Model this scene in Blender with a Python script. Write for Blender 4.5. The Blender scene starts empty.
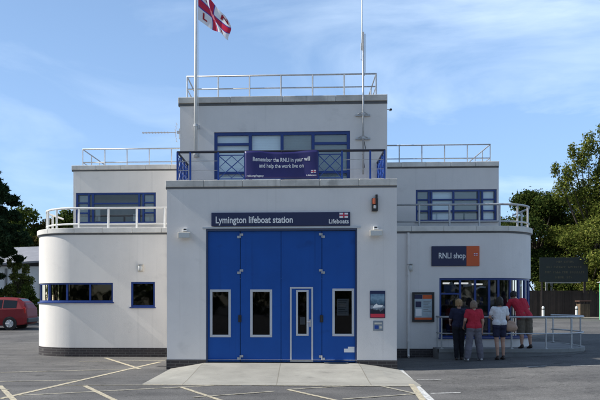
import bpy, bmesh, math, random
from mathutils import Vector, Matrix
import numpy as np
S = bpy.context.scene
C = S.collection
R = math.radians
rnd = random.Random(7)

# ------------------------------------------------------------------ materials
def newmat(name):
    m = bpy.data.materials.new(name); m.use_nodes = True
    nt = m.node_tree
    return m, nt, nt.nodes['Principled BSDF']
def mat(name, col, rough=.6, var=.0, scale=3., bump=0., bscale=60., metal=0., spec=.5, streak=0., island=0., coat=0., runs=0.):
    m, nt, b = newmat(name)
    N, L = nt.nodes, nt.links
    b.inputs['Roughness'].default_value = rough
    b.inputs['Metallic'].default_value = metal
    b.inputs['Specular IOR Level'].default_value = spec
    b.inputs['Coat Weight'].default_value = coat
    b.inputs['Base Color'].default_value = (*col, 1)
    tc = N.new('ShaderNodeTexCoord')
    src = None
    def mul(fac_socket, lo, hi, prev):
        mr = N.new('ShaderNodeMapRange'); mr.inputs[3].default_value = lo; mr.inputs[4].default_value = hi
        mr.inputs[1].default_value = .3; mr.inputs[2].default_value = .7
        L.new(fac_socket, mr.inputs[0])
        mx = N.new('ShaderNodeMix'); mx.data_type = 'RGBA'; mx.blend_type = 'MULTIPLY'; mx.inputs[0].default_value = 1
        if prev is None: mx.inputs[6].default_value = (*col, 1)
        else: L.new(prev, mx.inputs[6])
        L.new(mr.outputs[0], mx.inputs[7])
        return mx.outputs[2]
    if var:
        n = N.new('ShaderNodeTexNoise'); n.inputs['Scale'].default_value = scale; n.inputs['Detail'].default_value = 6; n.inputs['Roughness'].default_value = .65
        L.new(tc.outputs['Object'], n.inputs['Vector'])
        src = mul(n.outputs[0], 1 - var, 1 + var * .4, src)
    if streak:
        mp = N.new('ShaderNodeMapping'); mp.inputs['Scale'].default_value = (2.2, 2.2, .35)
        n = N.new('ShaderNodeTexNoise'); n.inputs['Scale'].default_value = 1.3; n.inputs['Detail'].default_value = 7
        L.new(tc.outputs['Object'], mp.inputs[0]); L.new(mp.outputs[0], n.inputs['Vector'])
        src = mul(n.outputs[0], 1 - streak, 1.0, src)
    if runs:      # sparse thin weather runs and small blotches
        for sc, k, lo, hi in (((9, 9, .28), 1.0, .60, .78), ((1.1, 1.1, 1.6), 1.7, .62, .74)):
            mp = N.new('ShaderNodeMapping'); mp.inputs['Scale'].default_value = sc
            n = N.new('ShaderNodeTexNoise'); n.inputs['Scale'].default_value = k; n.inputs['Detail'].default_value = 5
            L.new(tc.outputs['Object'], mp.inputs[0]); L.new(mp.outputs[0], n.inputs['Vector'])
            mr = N.new('ShaderNodeMapRange'); mr.inputs[1].default_value = lo; mr.inputs[2].default_value = hi; mr.inputs[3].default_value = 1; mr.inputs[4].default_value = 1 - runs
            L.new(n.outputs[0], mr.inputs[0])
            mx = N.new('ShaderNodeMix'); mx.data_type = 'RGBA'; mx.blend_type = 'MULTIPLY'; mx.inputs[0].default_value = 1
            if src is None: mx.inputs[6].default_value = (*col, 1)
            else: L.new(src, mx.inputs[6])
            L.new(mr.outputs[0], mx.inputs[7]); src = mx.outputs[2]
    if island:
        g = N.new('ShaderNodeNewGeometry')
        mr = N.new('ShaderNodeMapRange'); mr.inputs[3].default_value = 1 - island; mr.inputs[4].default_value = 1 + island
        L.new(g.outputs['Random Per Island'], mr.inputs[0])
        mx = N.new('ShaderNodeMix'); mx.data_type = 'RGBA'; mx.blend_type = 'MULTIPLY'; mx.inputs[0].default_value = 1
        if src is None: mx.inputs[6].default_value = (*col, 1)
        else: L.new(src, mx.inputs[6])
        L.new(mr.outputs[0], mx.inputs[7]); src = mx.outputs[2]
    if src is not None: L.new(src, b.inputs['Base Color'])
    if bump:
        n = N.new('ShaderNodeTexNoise'); n.inputs['Scale'].default_value = bscale; n.inputs['Detail'].default_value = 4
        L.new(tc.outputs['Object'], n.inputs['Vector'])
        bp = N.new('ShaderNodeBump'); bp.inputs['Strength'].default_value = bump; bp.inputs['Distance'].default_value = .02
        L.new(n.outputs[0], bp.inputs['Height']); L.new(bp.outputs[0], b.inputs['Normal'])
    return m

def brick_mat(name, c1, c2, mortar):
    m, nt, b = newmat(name); N, L = nt.nodes, nt.links
    tc = N.new('ShaderNodeTexCoord'); sx = N.new('ShaderNodeSeparateXYZ'); ad = N.new('ShaderNodeMath'); ad.operation = 'ADD'
    cb = N.new('ShaderNodeCombineXYZ'); br = N.new('ShaderNodeTexBrick')
    L.new(tc.outputs['Object'], sx.inputs[0]); L.new(sx.outputs[0], ad.inputs[0]); L.new(sx.outputs[1], ad.inputs[1])
    L.new(ad.outputs[0], cb.inputs[0]); L.new(sx.outputs[2], cb.inputs[1]); L.new(cb.outputs[0], br.inputs['Vector'])
    br.inputs['Color1'].default_value = (*c1, 1); br.inputs['Color2'].default_value = (*c2, 1); br.inputs['Mortar'].default_value = (*mortar, 1)
    br.inputs['Scale'].default_value = 1; br.inputs['Brick Width'].default_value = .225; br.inputs['Row Height'].default_value = .075
    br.inputs['Mortar Size'].default_value = .008; br.inputs['Mortar Smooth'].default_value = .2
    L.new(br.outputs[0], b.inputs['Base Color']); b.inputs['Roughness'].default_value = .8
    bp = N.new('ShaderNodeBump'); bp.inputs['Strength'].default_value = .5; bp.inputs['Distance'].default_value = .01; bp.invert = True
    L.new(br.outputs['Fac'], bp.inputs['Height']); L.new(bp.outputs[0], b.inputs['Normal'])
    return m

def glass_mat(name, tint=(.8, .88, .9), boost=1.5):
    m = bpy.data.materials.new(name); m.use_nodes = True; nt = m.node_tree; N, L = nt.nodes, nt.links
    N.clear(); o = N.new('ShaderNodeOutputMaterial'); t = N.new('ShaderNodeBsdfTransparent'); t.inputs[0].default_value = (*tint, 1)
    g = N.new('ShaderNodeBsdfGlossy'); g.inputs['Roughness'].default_value = .03
    f = N.new('ShaderNodeFresnel'); f.inputs[0].default_value = boost; mx = N.new('ShaderNodeMixShader')
    tc = N.new('ShaderNodeTexCoord'); n = N.new('ShaderNodeTexNoise'); n.inputs['Scale'].default_value = 1.7
    bp = N.new('ShaderNodeBump'); bp.inputs['Strength'].default_value = .022; bp.inputs['Distance'].default_value = .1
    L.new(tc.outputs['Object'], n.inputs['Vector']); L.new(n.outputs[0], bp.inputs['Height']); L.new(bp.outputs[0], g.inputs['Normal'])
    L.new(f.outputs[0], mx.inputs[0]); L.new(t.outputs[0], mx.inputs[1]); L.new(g.outputs[0], mx.inputs[2]); L.new(mx.outputs[0], o.inputs[0])
    return m
def emis(name, col, st):
    m, nt, b = newmat(name); b.inputs['Base Color'].default_value = (*col, 1)
    b.inputs['Emission Color'].default_value = (*col, 1); b.inputs['Emission Strength'].default_value = st; return m

def leaf_mat(name, col, var=.6, hue2=None, trans=.35):
    m = bpy.data.materials.new(name); m.use_nodes = True; nt = m.node_tree; N, L = nt.nodes, nt.links
    N.clear(); o = N.new('ShaderNodeOutputMaterial'); d = N.new('ShaderNodeBsdfDiffuse'); t = N.new('ShaderNodeBsdfTranslucent'); mx = N.new('ShaderNodeMixShader'); mx.inputs[0].default_value = trans
    g = N.new('ShaderNodeNewGeometry'); cr = N.new('ShaderNodeValToRGB')
    h = hue2 or (col[0] * 1.8, col[1] * 1.5, col[2] * 1.1)
    cr.color_ramp.elements[0].color = (*[c * (1 - var) for c in col], 1); cr.color_ramp.elements[1].color = (*h, 1)
    e = cr.color_ramp.elements.new(.55); e.color = (*col, 1)
    L.new(g.outputs['Random Per Island'], cr.inputs[0]); L.new(cr.outputs[0], d.inputs[0]); L.new(cr.outputs[0], t.inputs[0])
    L.new(d.outputs[0], mx.inputs[1]); L.new(t.outputs[0], mx.inputs[2]); L.new(mx.outputs[0], o.inputs[0])
    return m

def asphalt_mat():
    m, nt, b = newmat('asphalt'); N, L = nt.nodes, nt.links
    tc = N.new('ShaderNodeTexCoord')
    n1 = N.new('ShaderNodeTexNoise'); n1.inputs['Scale'].default_value = .55; n1.inputs['Detail'].default_value = 8; n1.inputs['Roughness'].default_value = .6
    n2 = N.new('ShaderNodeTexNoise'); n2.inputs['Scale'].default_value = 45; n2.inputs['Detail'].default_value = 3
    n3 = N.new('ShaderNodeTexVoronoi'); n3.inputs['Scale'].default_value = 130
    mp = N.new('ShaderNodeMapping'); mp.inputs['Scale'].default_value = (.5, 2.2, 1)
    n4 = N.new('ShaderNodeTexNoise'); n4.inputs['Scale'].default_value = .8; n4.inputs['Detail'].default_value = 5
    L.new(tc.outputs['Object'], mp.inputs[0]); L.new(mp.outputs[0], n4.inputs['Vector'])
    for n in (n1, n2, n3): L.new(tc.outputs['Object'], n.inputs['Vector'])
    cr = N.new('ShaderNodeValToRGB'); cr.color_ramp.elements[0].position = .3; cr.color_ramp.elements[1].position = .72
    cr.color_ramp.elements[0].color = (.092, .09, .09, 1); cr.color_ramp.elements[1].color = (.175, .169, .16, 1)
    L.new(n1.outputs[0], cr.inputs[0])
    def mulr(s, prev, a, c, lo, hi):
        mr = N.new('ShaderNodeMapRange'); mr.inputs[1].default_value = a; mr.inputs[2].default_value = c; mr.inputs[3].default_value = lo; mr.inputs[4].default_value = hi
        L.new(s, mr.inputs[0]); mx = N.new('ShaderNodeMix'); mx.data_type = 'RGBA'; mx.blend_type = 'MULTIPLY'; mx.inputs[0].default_value = 1
        L.new(prev, mx.inputs[6]); L.new(mr.outputs[0], mx.inputs[7]); return mx.outputs[2]
    c = mulr(n2.outputs[0], cr.outputs[0], .3, .7, .66, 1.34)
    n8 = N.new('ShaderNodeTexNoise'); n8.inputs['Scale'].default_value = 17; n8.inputs['Detail'].default_value = 4; n8.inputs['Roughness'].default_value = .7; L.new(tc.outputs['Object'], n8.inputs['Vector'])
    c = mulr(n8.outputs[0], c, .3, .7, .80, 1.2)
    c = mulr(n3.outputs['Distance'], c, 0, .7, 1.12, .85)
    c = mulr(n4.outputs[0], c, .35, .65, .84, 1.08)
    n5 = N.new('ShaderNodeTexNoise'); n5.inputs['Scale'].default_value = 1.9; n5.inputs['Detail'].default_value = 2; L.new(tc.outputs['Object'], n5.inputs['Vector'])
    c = mulr(n5.outputs[0], c, .66, .74, 1.0, .62)
    n6 = N.new('ShaderNodeTexVoronoi'); n6.feature = 'DISTANCE_TO_EDGE'; n6.inputs['Scale'].default_value = .42
    n7 = N.new('ShaderNodeTexNoise'); n7.inputs['Scale'].default_value = 2.5; L.new(tc.outputs['Object'], n7.inputs['Vector'])
    va = N.new('ShaderNodeVectorMath'); va.operation = 'ADD'; L.new(tc.outputs['Object'], va.inputs[0]); L.new(n7.outputs['Color'], va.inputs[1]); L.new(va.outputs[0], n6.inputs['Vector'])
    c = mulr(n6.outputs['Distance'], c, .0, .012, .72, 1.0)
    L.new(c, b.inputs['Base Color']); b.inputs['Roughness'].default_value = .9; b.inputs['Specular IOR Level'].default_value = .25
    bp = N.new('ShaderNodeBump'); bp.inputs['Strength'].default_value = .5; bp.inputs['Distance'].default_value = .006
    L.new(n3.outputs['Distance'], bp.inputs['Height']); L.new(bp.outputs[0], b.inputs['Normal'])
    return m

def paint_mat(name, col, wear=.45, scale=14):
    m, nt, b = newmat(name); N, L = nt.nodes, nt.links
    tc = N.new('ShaderNodeTexCoord'); n = N.new('ShaderNodeTexNoise'); n.inputs['Scale'].default_value = scale; n.inputs['Detail'].default_value = 8; n.inputs['Roughness'].default_value = .7
    L.new(tc.outputs['Object'], n.inputs['Vector'])
    cr = N.new('ShaderNodeValToRGB'); cr.color_ramp.elements[0].position = wear - .10; cr.color_ramp.elements[1].position = wear + .16
    cr.color_ramp.elements[0].color = (.15, .145, .14, 1); cr.color_ramp.elements[1].color = (*col, 1)
    L.new(n.outputs[0], cr.inputs[0]); L.new(cr.outputs[0], b.inputs['Base Color']); b.inputs['Roughness'].default_value = .8
    return m

M = {}
M['wall'] = mat('white_render', (.86, .82, .76), .85, .06, .7, .35, 70, streak=.04, runs=.08)
M['baywall'] = mat('grey_and_shade_render', (.80, .765, .735), .85, .06, .8, .35, 70, streak=.04, runs=.09)  # bay's grey; on the right wing this darker tone stands in for shade
M['coping'] = mat('coping_stone', (.62, .60, .555), .8, .26, 2.5, .2, 40, island=.14, runs=.3)
M['wcoping'] = mat('pale_coping', (.70, .68, .63), .8, .18, 2.5, .2, 40, island=.08, runs=.15)
M['flash'] = mat('dark_flashing', (.13, .135, .14), .6, .35, 2.)
M['brick'] = brick_mat('dark_brick', (.055, .045, .045), (.035, .03, .032), (.095, .09, .085))
M['blueframe'] = mat('blue_frame_paint', (.012, .045, .22), .35, .15, 4)
M['door'] = mat('blue_door_paint', (.006, .084, .375), .5, .10, 1.2, .05, 14, streak=.10, spec=.3, runs=.22)
M['doorgap'] = mat('dark_gap', (.01, .012, .02), .8)
M['alu'] = mat('aluminium', (.55, .56, .58), .4, .1, 6, metal=.6)
M['galv'] = mat('galvanised_steel', (.50, .51, .52), .5, .2, 12, metal=.55)
M['white'] = mat('white_paint', (.78, .78, .76), .45, .08, 6)
M['cream'] = mat('cream_plastic', (.62, .58, .5), .5, .08, 9)
M['navy'] = mat('navy_sign', (.007, .013, .07), .35, .06, 5)
M['bannerblue'] = mat('banner_vinyl', (.02, .018, .13), .5, .12, 3)
M['orange'] = mat('orange_sign', (.62, .10, .02), .4, .06, 4)
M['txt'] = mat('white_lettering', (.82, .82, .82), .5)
M['redp'] = mat('red_cross', (.6, .03, .06), .6)
M['glass'] = glass_mat('window_glass', (.96, .99, 1.0), 2.0)
M['shopglass'] = glass_mat('shop_glass', (.46, .50, .56), 1.7)
M['wingglass'] = glass_mat('wing_glass', (.10, .12, .16), 1.6)
M['dglass'] = glass_mat('door_glass', (.30, .33, .36), 1.42)
M['blind'] = mat('pale_blind', (.76, .87, .92), .7, .08, 2)
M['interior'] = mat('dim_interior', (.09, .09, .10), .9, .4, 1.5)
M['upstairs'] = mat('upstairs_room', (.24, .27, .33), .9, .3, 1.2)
M['black'] = mat('black_plastic', (.02, .02, .022), .45)
M['concrete'] = mat('pale_concrete', (.375, .355, .30), .85, .22, 1.2, .3, 70)
def slab_joints(m):
    nt = m.node_tree; N, L = nt.nodes, nt.links; b = N['Principled BSDF']; src = b.inputs['Base Color'].links[0].from_socket
    tc = N.new('ShaderNodeTexCoord'); br = N.new('ShaderNodeTexBrick'); br.offset = 0; br.inputs['Scale'].default_value = 1; br.inputs['Brick Width'].default_value = 1.93; br.inputs['Row Height'].default_value = 1.75; br.inputs['Mortar Size'].default_value = .012
    br.inputs['Color1'].default_value = (1, 1, 1, 1); br.inputs['Color2'].default_value = (.9, .9, .9, 1); br.inputs['Mortar'].default_value = (.66, .64, .6, 1)
    mp = N.new('ShaderNodeMapping'); mp.inputs['Location'].default_value = (.48, .9, 0); L.new(tc.outputs['Object'], mp.inputs[0]); L.new(mp.outputs[0], br.inputs['Vector'])
    mx = N.new('ShaderNodeMix'); mx.data_type = 'RGBA'; mx.blend_type = 'MULTIPLY'; mx.inputs[0].default_value = 1
    L.new(src, mx.inputs[6]); L.new(br.outputs[0], mx.inputs[7]); L.new(mx.outputs[2], b.inputs['Base Color'])
M['concrete'] = mat('pale_concrete', (.355, .34, .295), .85, .22, 1.2, .3, 70, runs=.22); slab_joints(M['concrete'])
M['kerb'] = mat('kerb_stone', (.26, .26, .25), .85, .2, 3, .2, 50)
M['asphalt'] = asphalt_mat()
M['yellow'] = paint_mat('worn_yellow_paint', (.54, .47, .32), .42)
M['faint'] = paint_mat('faint_yellow_paint', (.42, .385, .29), .44)
M['whiteline'] = paint_mat('worn_white_paint', (.66, .66, .63), .42)
M['roof'] = mat('roof_felt', (.2, .2, .2), .9, .2, 2)

# ------------------------------------------------------------------ mesh builder
class MB:
    def __init__(s): s.v = []; s.f = []; s.m = []; s.cur = 0
    def add(s, vs, fs):
        o = len(s.v); s.v += [tuple(v) for v in vs]
        s.f += [tuple(i + o for i in f) for f in fs]; s.m += [s.cur] * len(fs); return s
    def box(s, x0, x1, y0, y1, z0, z1):
        return s.add([(x0, y0, z0), (x1, y0, z0), (x1, y1, z0), (x0, y1, z0), (x0, y0, z1), (x1, y0, z1), (x1, y1, z1), (x0, y1, z1)],
                     [(0, 3, 2, 1), (4, 5, 6, 7), (0, 1, 5, 4), (1, 2, 6, 5), (2, 3, 7, 6), (3, 0, 4, 7)])
    def tube(s, pts, r, n=8, cap=True, closed=False):
        pts = [Vector(p) for p in pts]; rs = r if isinstance(r, (list, tuple)) else [r] * len(pts)
        vs, fs = [], []
        up = None
        for i, p in enumerate(pts):
            if i == 0: t = pts[1] - p
            elif i == len(pts) - 1: t = p - pts[i - 1]
            else: t = (pts[i + 1] - p).normalized() + (p - pts[i - 1]).normalized()
            t = t.normalized() if t.length > 1e-9 else Vector((0, 0, 1))
            if up is None: up = Vector((0, 0, 1)) if abs(t.z) < .9 else Vector((0, 1, 0))
            a = t.cross(up)
            if a.length < 1e-4: a = t.cross(Vector((1, 0, 0)))
            a.normalize(); b = a.cross(t).normalized(); up = b
            for k in range(n):
                an = 2 * math.pi * k / n
                vs.append(p + (a * math.cos(an) + b * math.sin(an)) * rs[i])
        for i in range(len(pts) - 1):
            for k in range(n):
                fs.append((i * n + k, i * n + (k + 1) % n, (i + 1) * n + (k + 1) % n, (i + 1) * n + k))
        if cap:
            fs.append(tuple(range(n))[::-1]); fs.append(tuple(range((len(pts) - 1) * n, len(pts) * n)))
        return s.add(vs, fs)
    def ell(s, c, r, nu=14, nv=9, rot=None):
        vs, fs = [], []
        c = Vector(c)
        for j in range(nv + 1):
            th = math.pi * j / nv
            for i in range(nu):
                ph = 2 * math.pi * i / nu
                q = Vector((r[0] * math.sin(th) * math.cos(ph), r[1] * math.sin(th) * math.sin(ph), r[2] * math.cos(th)))
                if rot: q = rot @ q
                vs.append(c + q)
        for j in range(nv):
            for i in range(nu):
                fs.append((j * nu + i, (j + 1) * nu + i, (j + 1) * nu + (i + 1) % nu, j * nu + (i + 1) % nu))
        return s.add(vs, fs)
    def caps(s, p0, r0, p1, r1, n=12):
        """round ended tapered limb"""
        p0, p1 = Vector(p0), Vector(p1); d = p1 - p0; l = d.length
        t = d / l if l > 1e-6 else Vector((0, 0, 1))
        pts, rs = [], []
        for k in range(5):
            a = math.pi / 2 * (1 - k / 4); pts.append(p0 - t * r0 * math.sin(a)); rs.append(max(r0 * math.cos(a), r0 * .03))
        for k in range(5):
            a = math.pi / 2 * k / 4; pts.append(p1 + t * r1 * math.sin(a)); rs.append(max(r1 * math.cos(a), r1 * .03))
        pts = [p for p in pts]
        return s.tube(pts, rs, n)
    def prism(s, poly, z0, z1):
        n = len(poly); vs = [(x, y, z0) for x, y in poly] + [(x, y, z1) for x, y in poly]
        return s.add(vs, [tuple(range(n))[::-1], tuple(range(n, 2 * n))] + [(i, (i + 1) % n, n + (i + 1) % n, n + i) for i in range(n)])
    def xform(s, mt): s.v = [tuple(mt @ Vector(v)) for v in s.v]; return s
    def build(s, name, m, parent=None, smooth=False, bevel=0, seg=2):
        me = bpy.data.meshes.new(name); me.from_pydata(s.v, [], s.f)
        ms = m if isinstance(m, (list, tuple)) else [m]
        for x in ms: me.materials.append(x)
        if len(ms) > 1:
            me.polygons.foreach_set('material_index', s.m)
        me.update()
        bm = bmesh.new(); bm.from_mesh(me); bmesh.ops.recalc_face_normals(bm, faces=bm.faces); bm.to_mesh(me); bm.free()
        if smooth: me.polygons.foreach_set('use_smooth', [True] * len(me.polygons))
        o = bpy.data.objects.new(name, me); C.objects.link(o)
        if parent: o.parent = parent
        if bevel:
            b = o.modifiers.new('bev', 'BEVEL'); b.width = bevel; b.segments = seg; b.limit_method = 'ANGLE'; b.angle_limit = R(35)
        return o
def tag(o, label=None, cat=None, group=None, kind=None):
    if label: o['label'] = label
    if cat: o['category'] = cat
    if group: o['group'] = group
    if kind: o['kind'] = kind
    return o
def empty(name, loc, label, cat, group=None, rz=0):
    o = bpy.data.objects.new(name, None); C.objects.link(o); o.location = loc; o.rotation_euler = (0, 0, rz); o.empty_display_size = .2
    return tag(o, label, cat, group)
def copy_tree(o, parent=None):
    c = o.copy(); C.objects.link(c)
    if parent: c.parent = parent
    for ch in list(o.children): copy_tree(ch, c)
    return c
def text_into(mb, s, size, x, z, y=0, align='LEFT', thick=.004, width=None, warp=None, bold=.0, shear=0):
    """lettering standing in the XZ plane, facing -Y"""
    cu = bpy.data.curves.new('lettering', 'FONT'); cu.body = s; cu.size = size; cu.align_x = align; cu.extrude = thick / 2; cu.resolution_u = 3; cu.offset = bold; cu.shear = shear
    o = bpy.data.objects.new('lettering', cu); C.objects.link(o)
    me = bpy.data.meshes.new_from_object(o.evaluated_get(bpy.context.evaluated_depsgraph_get()))
    C.objects.unlink(o); bpy.data.objects.remove(o)
    vs = [Vector(v.co) for v in me.vertices]; fs = [tuple(p.vertices) for p in me.polygons]
    bpy.data.meshes.remove(me); bpy.data.curves.remove(cu)
    k = 1
    if width:
        w = max(v.x for v in vs) - min(v.x for v in vs); k = width / w
    out = []
    for v in vs:
        p = Vector((x + v.x * k, y - v.z, z + v.y))
        out.append(warp(p) if warp else p)
    mb.add(out, fs)

# ------------------------------------------------------------------ paths for walls (plan curves with outward normals)
class Path:
    def __init__(s, pts):      # list of (x, y, nx, ny, s)
        s.p = pts; s.L = pts[-1][4]
    def at(s, q):
        P = s.p
        for i in range(len(P) - 1):
            if q <= P[i + 1][4] + 1e-9:
                a, b = P[i], P[i + 1]; t = (q - a[4]) / (b[4] - a[4]) if b[4] > a[4] else 0
                n = Vector((a[2] + (b[2] - a[2]) * t, a[3] + (b[3] - a[3]) * t)).normalized()
                return a[0] + (b[0] - a[0]) * t, a[1] + (b[1] - a[1]) * t, n.x, n.y
        a = P[-1]; return a[0], a[1], a[2], a[3]
    def pt(s, q, d, z):
        x, y, nx, ny = s.at(q); return (x + nx * d, y + ny * d, z)
    def knots(s, a, b): return [a] + [p[4] for p in s.p if a + 1e-4 < p[4] < b - 1e-4] + [b]
def line_path(x0, x1, y): return Path([(x0, y, 0, -1, 0), (x1, y, 0, -1, abs(x1 - x0))])
def wing_path(x0, xend, y, rad, yback, n=48):
    sg = 1 if xend > x0 else -1
    xf = xend - sg * rad; L0 = abs(xf - x0); pts = [(x0, y, 0, -1, 0)]
    for k in range(n + 1):
        a = math.pi / 2 * k / n
        pts.append((xf + sg * rad * math.sin(a), y + rad - rad * math.cos(a), sg * math.sin(a), -math.cos(a), L0 + rad * a))
    pts.append((xend, yback, sg, 0, L0 + rad * math.pi / 2 + yback - y - rad))
    return Path(pts)
def pathbox(mb, P, a, b, d0, d1, z0, z1):
    ks = P.knots(a, b); vs = []
    for q in ks: vs += [P.pt(q, d0, z0), P.pt(q, d1, z0), P.pt(q, d1, z1), P.pt(q, d0, z1)]
    fs = [(0, 1, 2, 3), tuple(4 * (len(ks) - 1) + k for k in (3, 2, 1, 0))]
    for i in range(len(ks) - 1):
        for k in range(4): fs.append((4 * i + k, 4 * i + (k + 1) % 4, 4 * i + 4 + (k + 1) % 4, 4 * i + 4 + k))
    mb.add(vs, fs)
def wall(mb, P, z0, z1, holes, depth=.14, a=0, b=None):
    b = P.L if b is None else b
    ss = sorted(set(P.knots(a, b) + [h[0] for h in holes] + [h[1] for h in holes]))
    zs = sorted(set([z0, z1] + [h[2] for h in holes] + [h[3] for h in holes]))
    inh = lambda s, z: any(h[0] < s < h[1] and h[2] < z < h[3] for h in holes)
    for i in range(len(ss) - 1):
        for j in range(len(zs) - 1):
            if inh((ss[i] + ss[i + 1]) / 2, (zs[j] + zs[j + 1]) / 2): continue
            mb.add([P.pt(ss[i], 0, zs[j]), P.pt(ss[i + 1], 0, zs[j]), P.pt(ss[i + 1], 0, zs[j + 1]), P.pt(ss[i], 0, zs[j + 1])], [(0, 1, 2, 3)])
    for h in holes:
        ks = P.knots(h[0], h[1])
        for i in range(len(ks) - 1):
            for z in (h[2], h[3]):
                mb.add([P.pt(ks[i], 0, z), P.pt(ks[i + 1], 0, z), P.pt(ks[i + 1], -depth, z), P.pt(ks[i], -depth, z)], [(0, 1, 2, 3)])
        for s_ in (h[0], h[1]):
            mb.add([P.pt(s_, 0, h[2]), P.pt(s_, 0, h[3]), P.pt(s_, -depth, h[3]), P.pt(s_, -depth, h[2])], [(0, 1, 2, 3)])
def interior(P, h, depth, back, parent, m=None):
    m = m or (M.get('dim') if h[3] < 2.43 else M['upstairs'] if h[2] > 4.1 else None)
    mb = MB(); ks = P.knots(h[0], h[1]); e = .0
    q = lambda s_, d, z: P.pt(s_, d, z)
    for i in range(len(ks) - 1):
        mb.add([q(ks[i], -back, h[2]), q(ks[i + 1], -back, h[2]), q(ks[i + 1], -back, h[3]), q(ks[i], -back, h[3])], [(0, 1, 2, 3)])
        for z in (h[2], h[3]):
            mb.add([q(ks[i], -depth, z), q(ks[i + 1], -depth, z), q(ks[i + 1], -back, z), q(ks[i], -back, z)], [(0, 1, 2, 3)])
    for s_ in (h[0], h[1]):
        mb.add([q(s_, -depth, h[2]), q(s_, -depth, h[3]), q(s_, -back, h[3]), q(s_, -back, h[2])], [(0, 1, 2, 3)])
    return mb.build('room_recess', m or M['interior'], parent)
def window(P, h, mull, trans, parent, blind=(), fw=.06, d0=-.03, d1=-.10, glass=None, room=.7, sill=True, label=None, bars=()):
    """h=(s0,s1,z0,z1); mull: s positions; trans: list of (s0,s1,z); blind: list of (s0,s1,z0,z1)"""
    s0, s1, z0, z1 = h
    f = MB()
    pathbox(f, P, s0, s1, d0, d1, z0, z0 + fw); pathbox(f, P, s0, s1, d0, d1, z1 - fw, z1)
    e = .002
    for q in [s0 + fw / 2, s1 - fw / 2] + list(mull): pathbox(f, P, q - fw / 2, q + fw / 2, d0 + e, d1 - e, z0 + fw - .001, z1 - fw + .001)
    for a, b, z in trans: pathbox(f, P, a + fw / 2 - .001, b - fw / 2 + .001, d0 - .004, d1 + .004, z - fw * .4, z + fw * .4)
    w = f.build('window', M['blueframe'], parent)
    if label: w['label'] = label
    edges = [s0 + fw] + sorted(q for q in mull) + [s1 - fw]
    for a, b in zip(edges[:-1], edges[1:]):
        g = MB(); ks = P.knots(a + (fw / 2 if a != edges[0] else 0), b - (fw / 2 if b != edges[-1] else 0))
        dm = (d0 + d1) / 2
        for i in range(len(ks) - 1):
            g.add([P.pt(ks[i], dm, z0 + fw), P.pt(ks[i + 1], dm, z0 + fw), P.pt(ks[i + 1], dm, z1 - fw), P.pt(ks[i], dm, z1 - fw)], [(0, 1, 2, 3)])
        g.build('pane', glass or M['glass'], w)
    if blind:
        for (a, b, c, d) in blind:
            g = MB(); n = max(2, int((d - c) / .045))
            for k in range(n):
                zz = c + (d - c) * k / n; hgt = (d - c) / n
                pathbox(g, P, a, b, -.112 - .006, -.112, zz, zz + hgt * .95)
            g.build('blind', M['blind'], w)
    if sill:
        g = MB(); pathbox(g, P, s0 - .03, s1 + .03, .045, -.03, z0 - .035, z0 - .001); g.build('sill', M['blueframe'], w)
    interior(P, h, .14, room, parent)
    return w

# ------------------------------------------------------------------ ground
def smooth(t): t = max(0, min(1, t)); return t * t * (3 - 2 * t)
def gz(x, y):
    z = .036 * min(max(0, x - 3.0), 8) + .045 * min(max(0, y - 7), 9)
    return z
def axis(lo, hi, core0, core1, step, far):
    a = list(np.arange(core0, core1 + 1e-6, step)); g = step; p = core1
    while p < hi: g *= 1.5; p += g; a.append(p)
    g = step; p = core0
    while p > lo: g *= 1.5; p -= g; a.insert(0, p)
    return a
xs = axis(-600, 600, -26, 34, .5, 0); ys = axis(-600, 900, -16, 40, .5, 0)
g = MB(); g.v = [(x, y, gz(x, y)) for y in ys for x in xs]; n = len(xs)
g.f = [(j * n + i, j * n + i + 1, (j + 1) * n + i + 1, (j + 1) * n + i) for j in range(len(ys) - 1) for i in range(n - 1)]; g.m = [0] * len(g.f)
tag(g.build('ground', M['asphalt'], smooth=True), kind='structure')

# concrete apron in front of the doors
ax = [-3.25, -2.85, -2.40, -1.4, -.475, .5, 1.45, 1.9, 2.45]; ay = [-3.0, -2.4, -1.6, -.8, -.3, 0.02, .12]
def apz(x, y):
    e = .02 + .15 * smooth(min((x + 3.3) / .95, (2.5 - x) / 1.05))
    t = smooth((y + 3.05) / 3.0); return max(.008, .008 + (e - .008) * t)
g = MB(); n = len(ax); inner = [(x, y, apz(x, y)) for y in ay for x in ax]
g.v = inner + [(x, y, -.08) for x, y, z in inner]
g.f = [(j * n + i, j * n + i + 1, (j + 1) * n + i + 1, (j + 1) * n + i) for j in range(len(ay) - 1) for i in range(n - 1)]
o_ = len(inner); ring = [(i, i + 1) for i in range(n - 1)] + [(j * n, (j + 1) * n) for j in range(len(ay) - 1)] + [((j + 1) * n - 1, (j + 2) * n - 1) for j in range(len(ay) - 1)] + [((len(ay) - 1) * n + i, (len(ay) - 1) * n + i + 1) for i in range(n - 1)]
g.f += [(a, b, b + o_, a + o_) for a, b in ring]; g.m = [0] * len(g.f)
tag(g.build('apron', M['concrete'], smooth=False), kind='structure')

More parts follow.
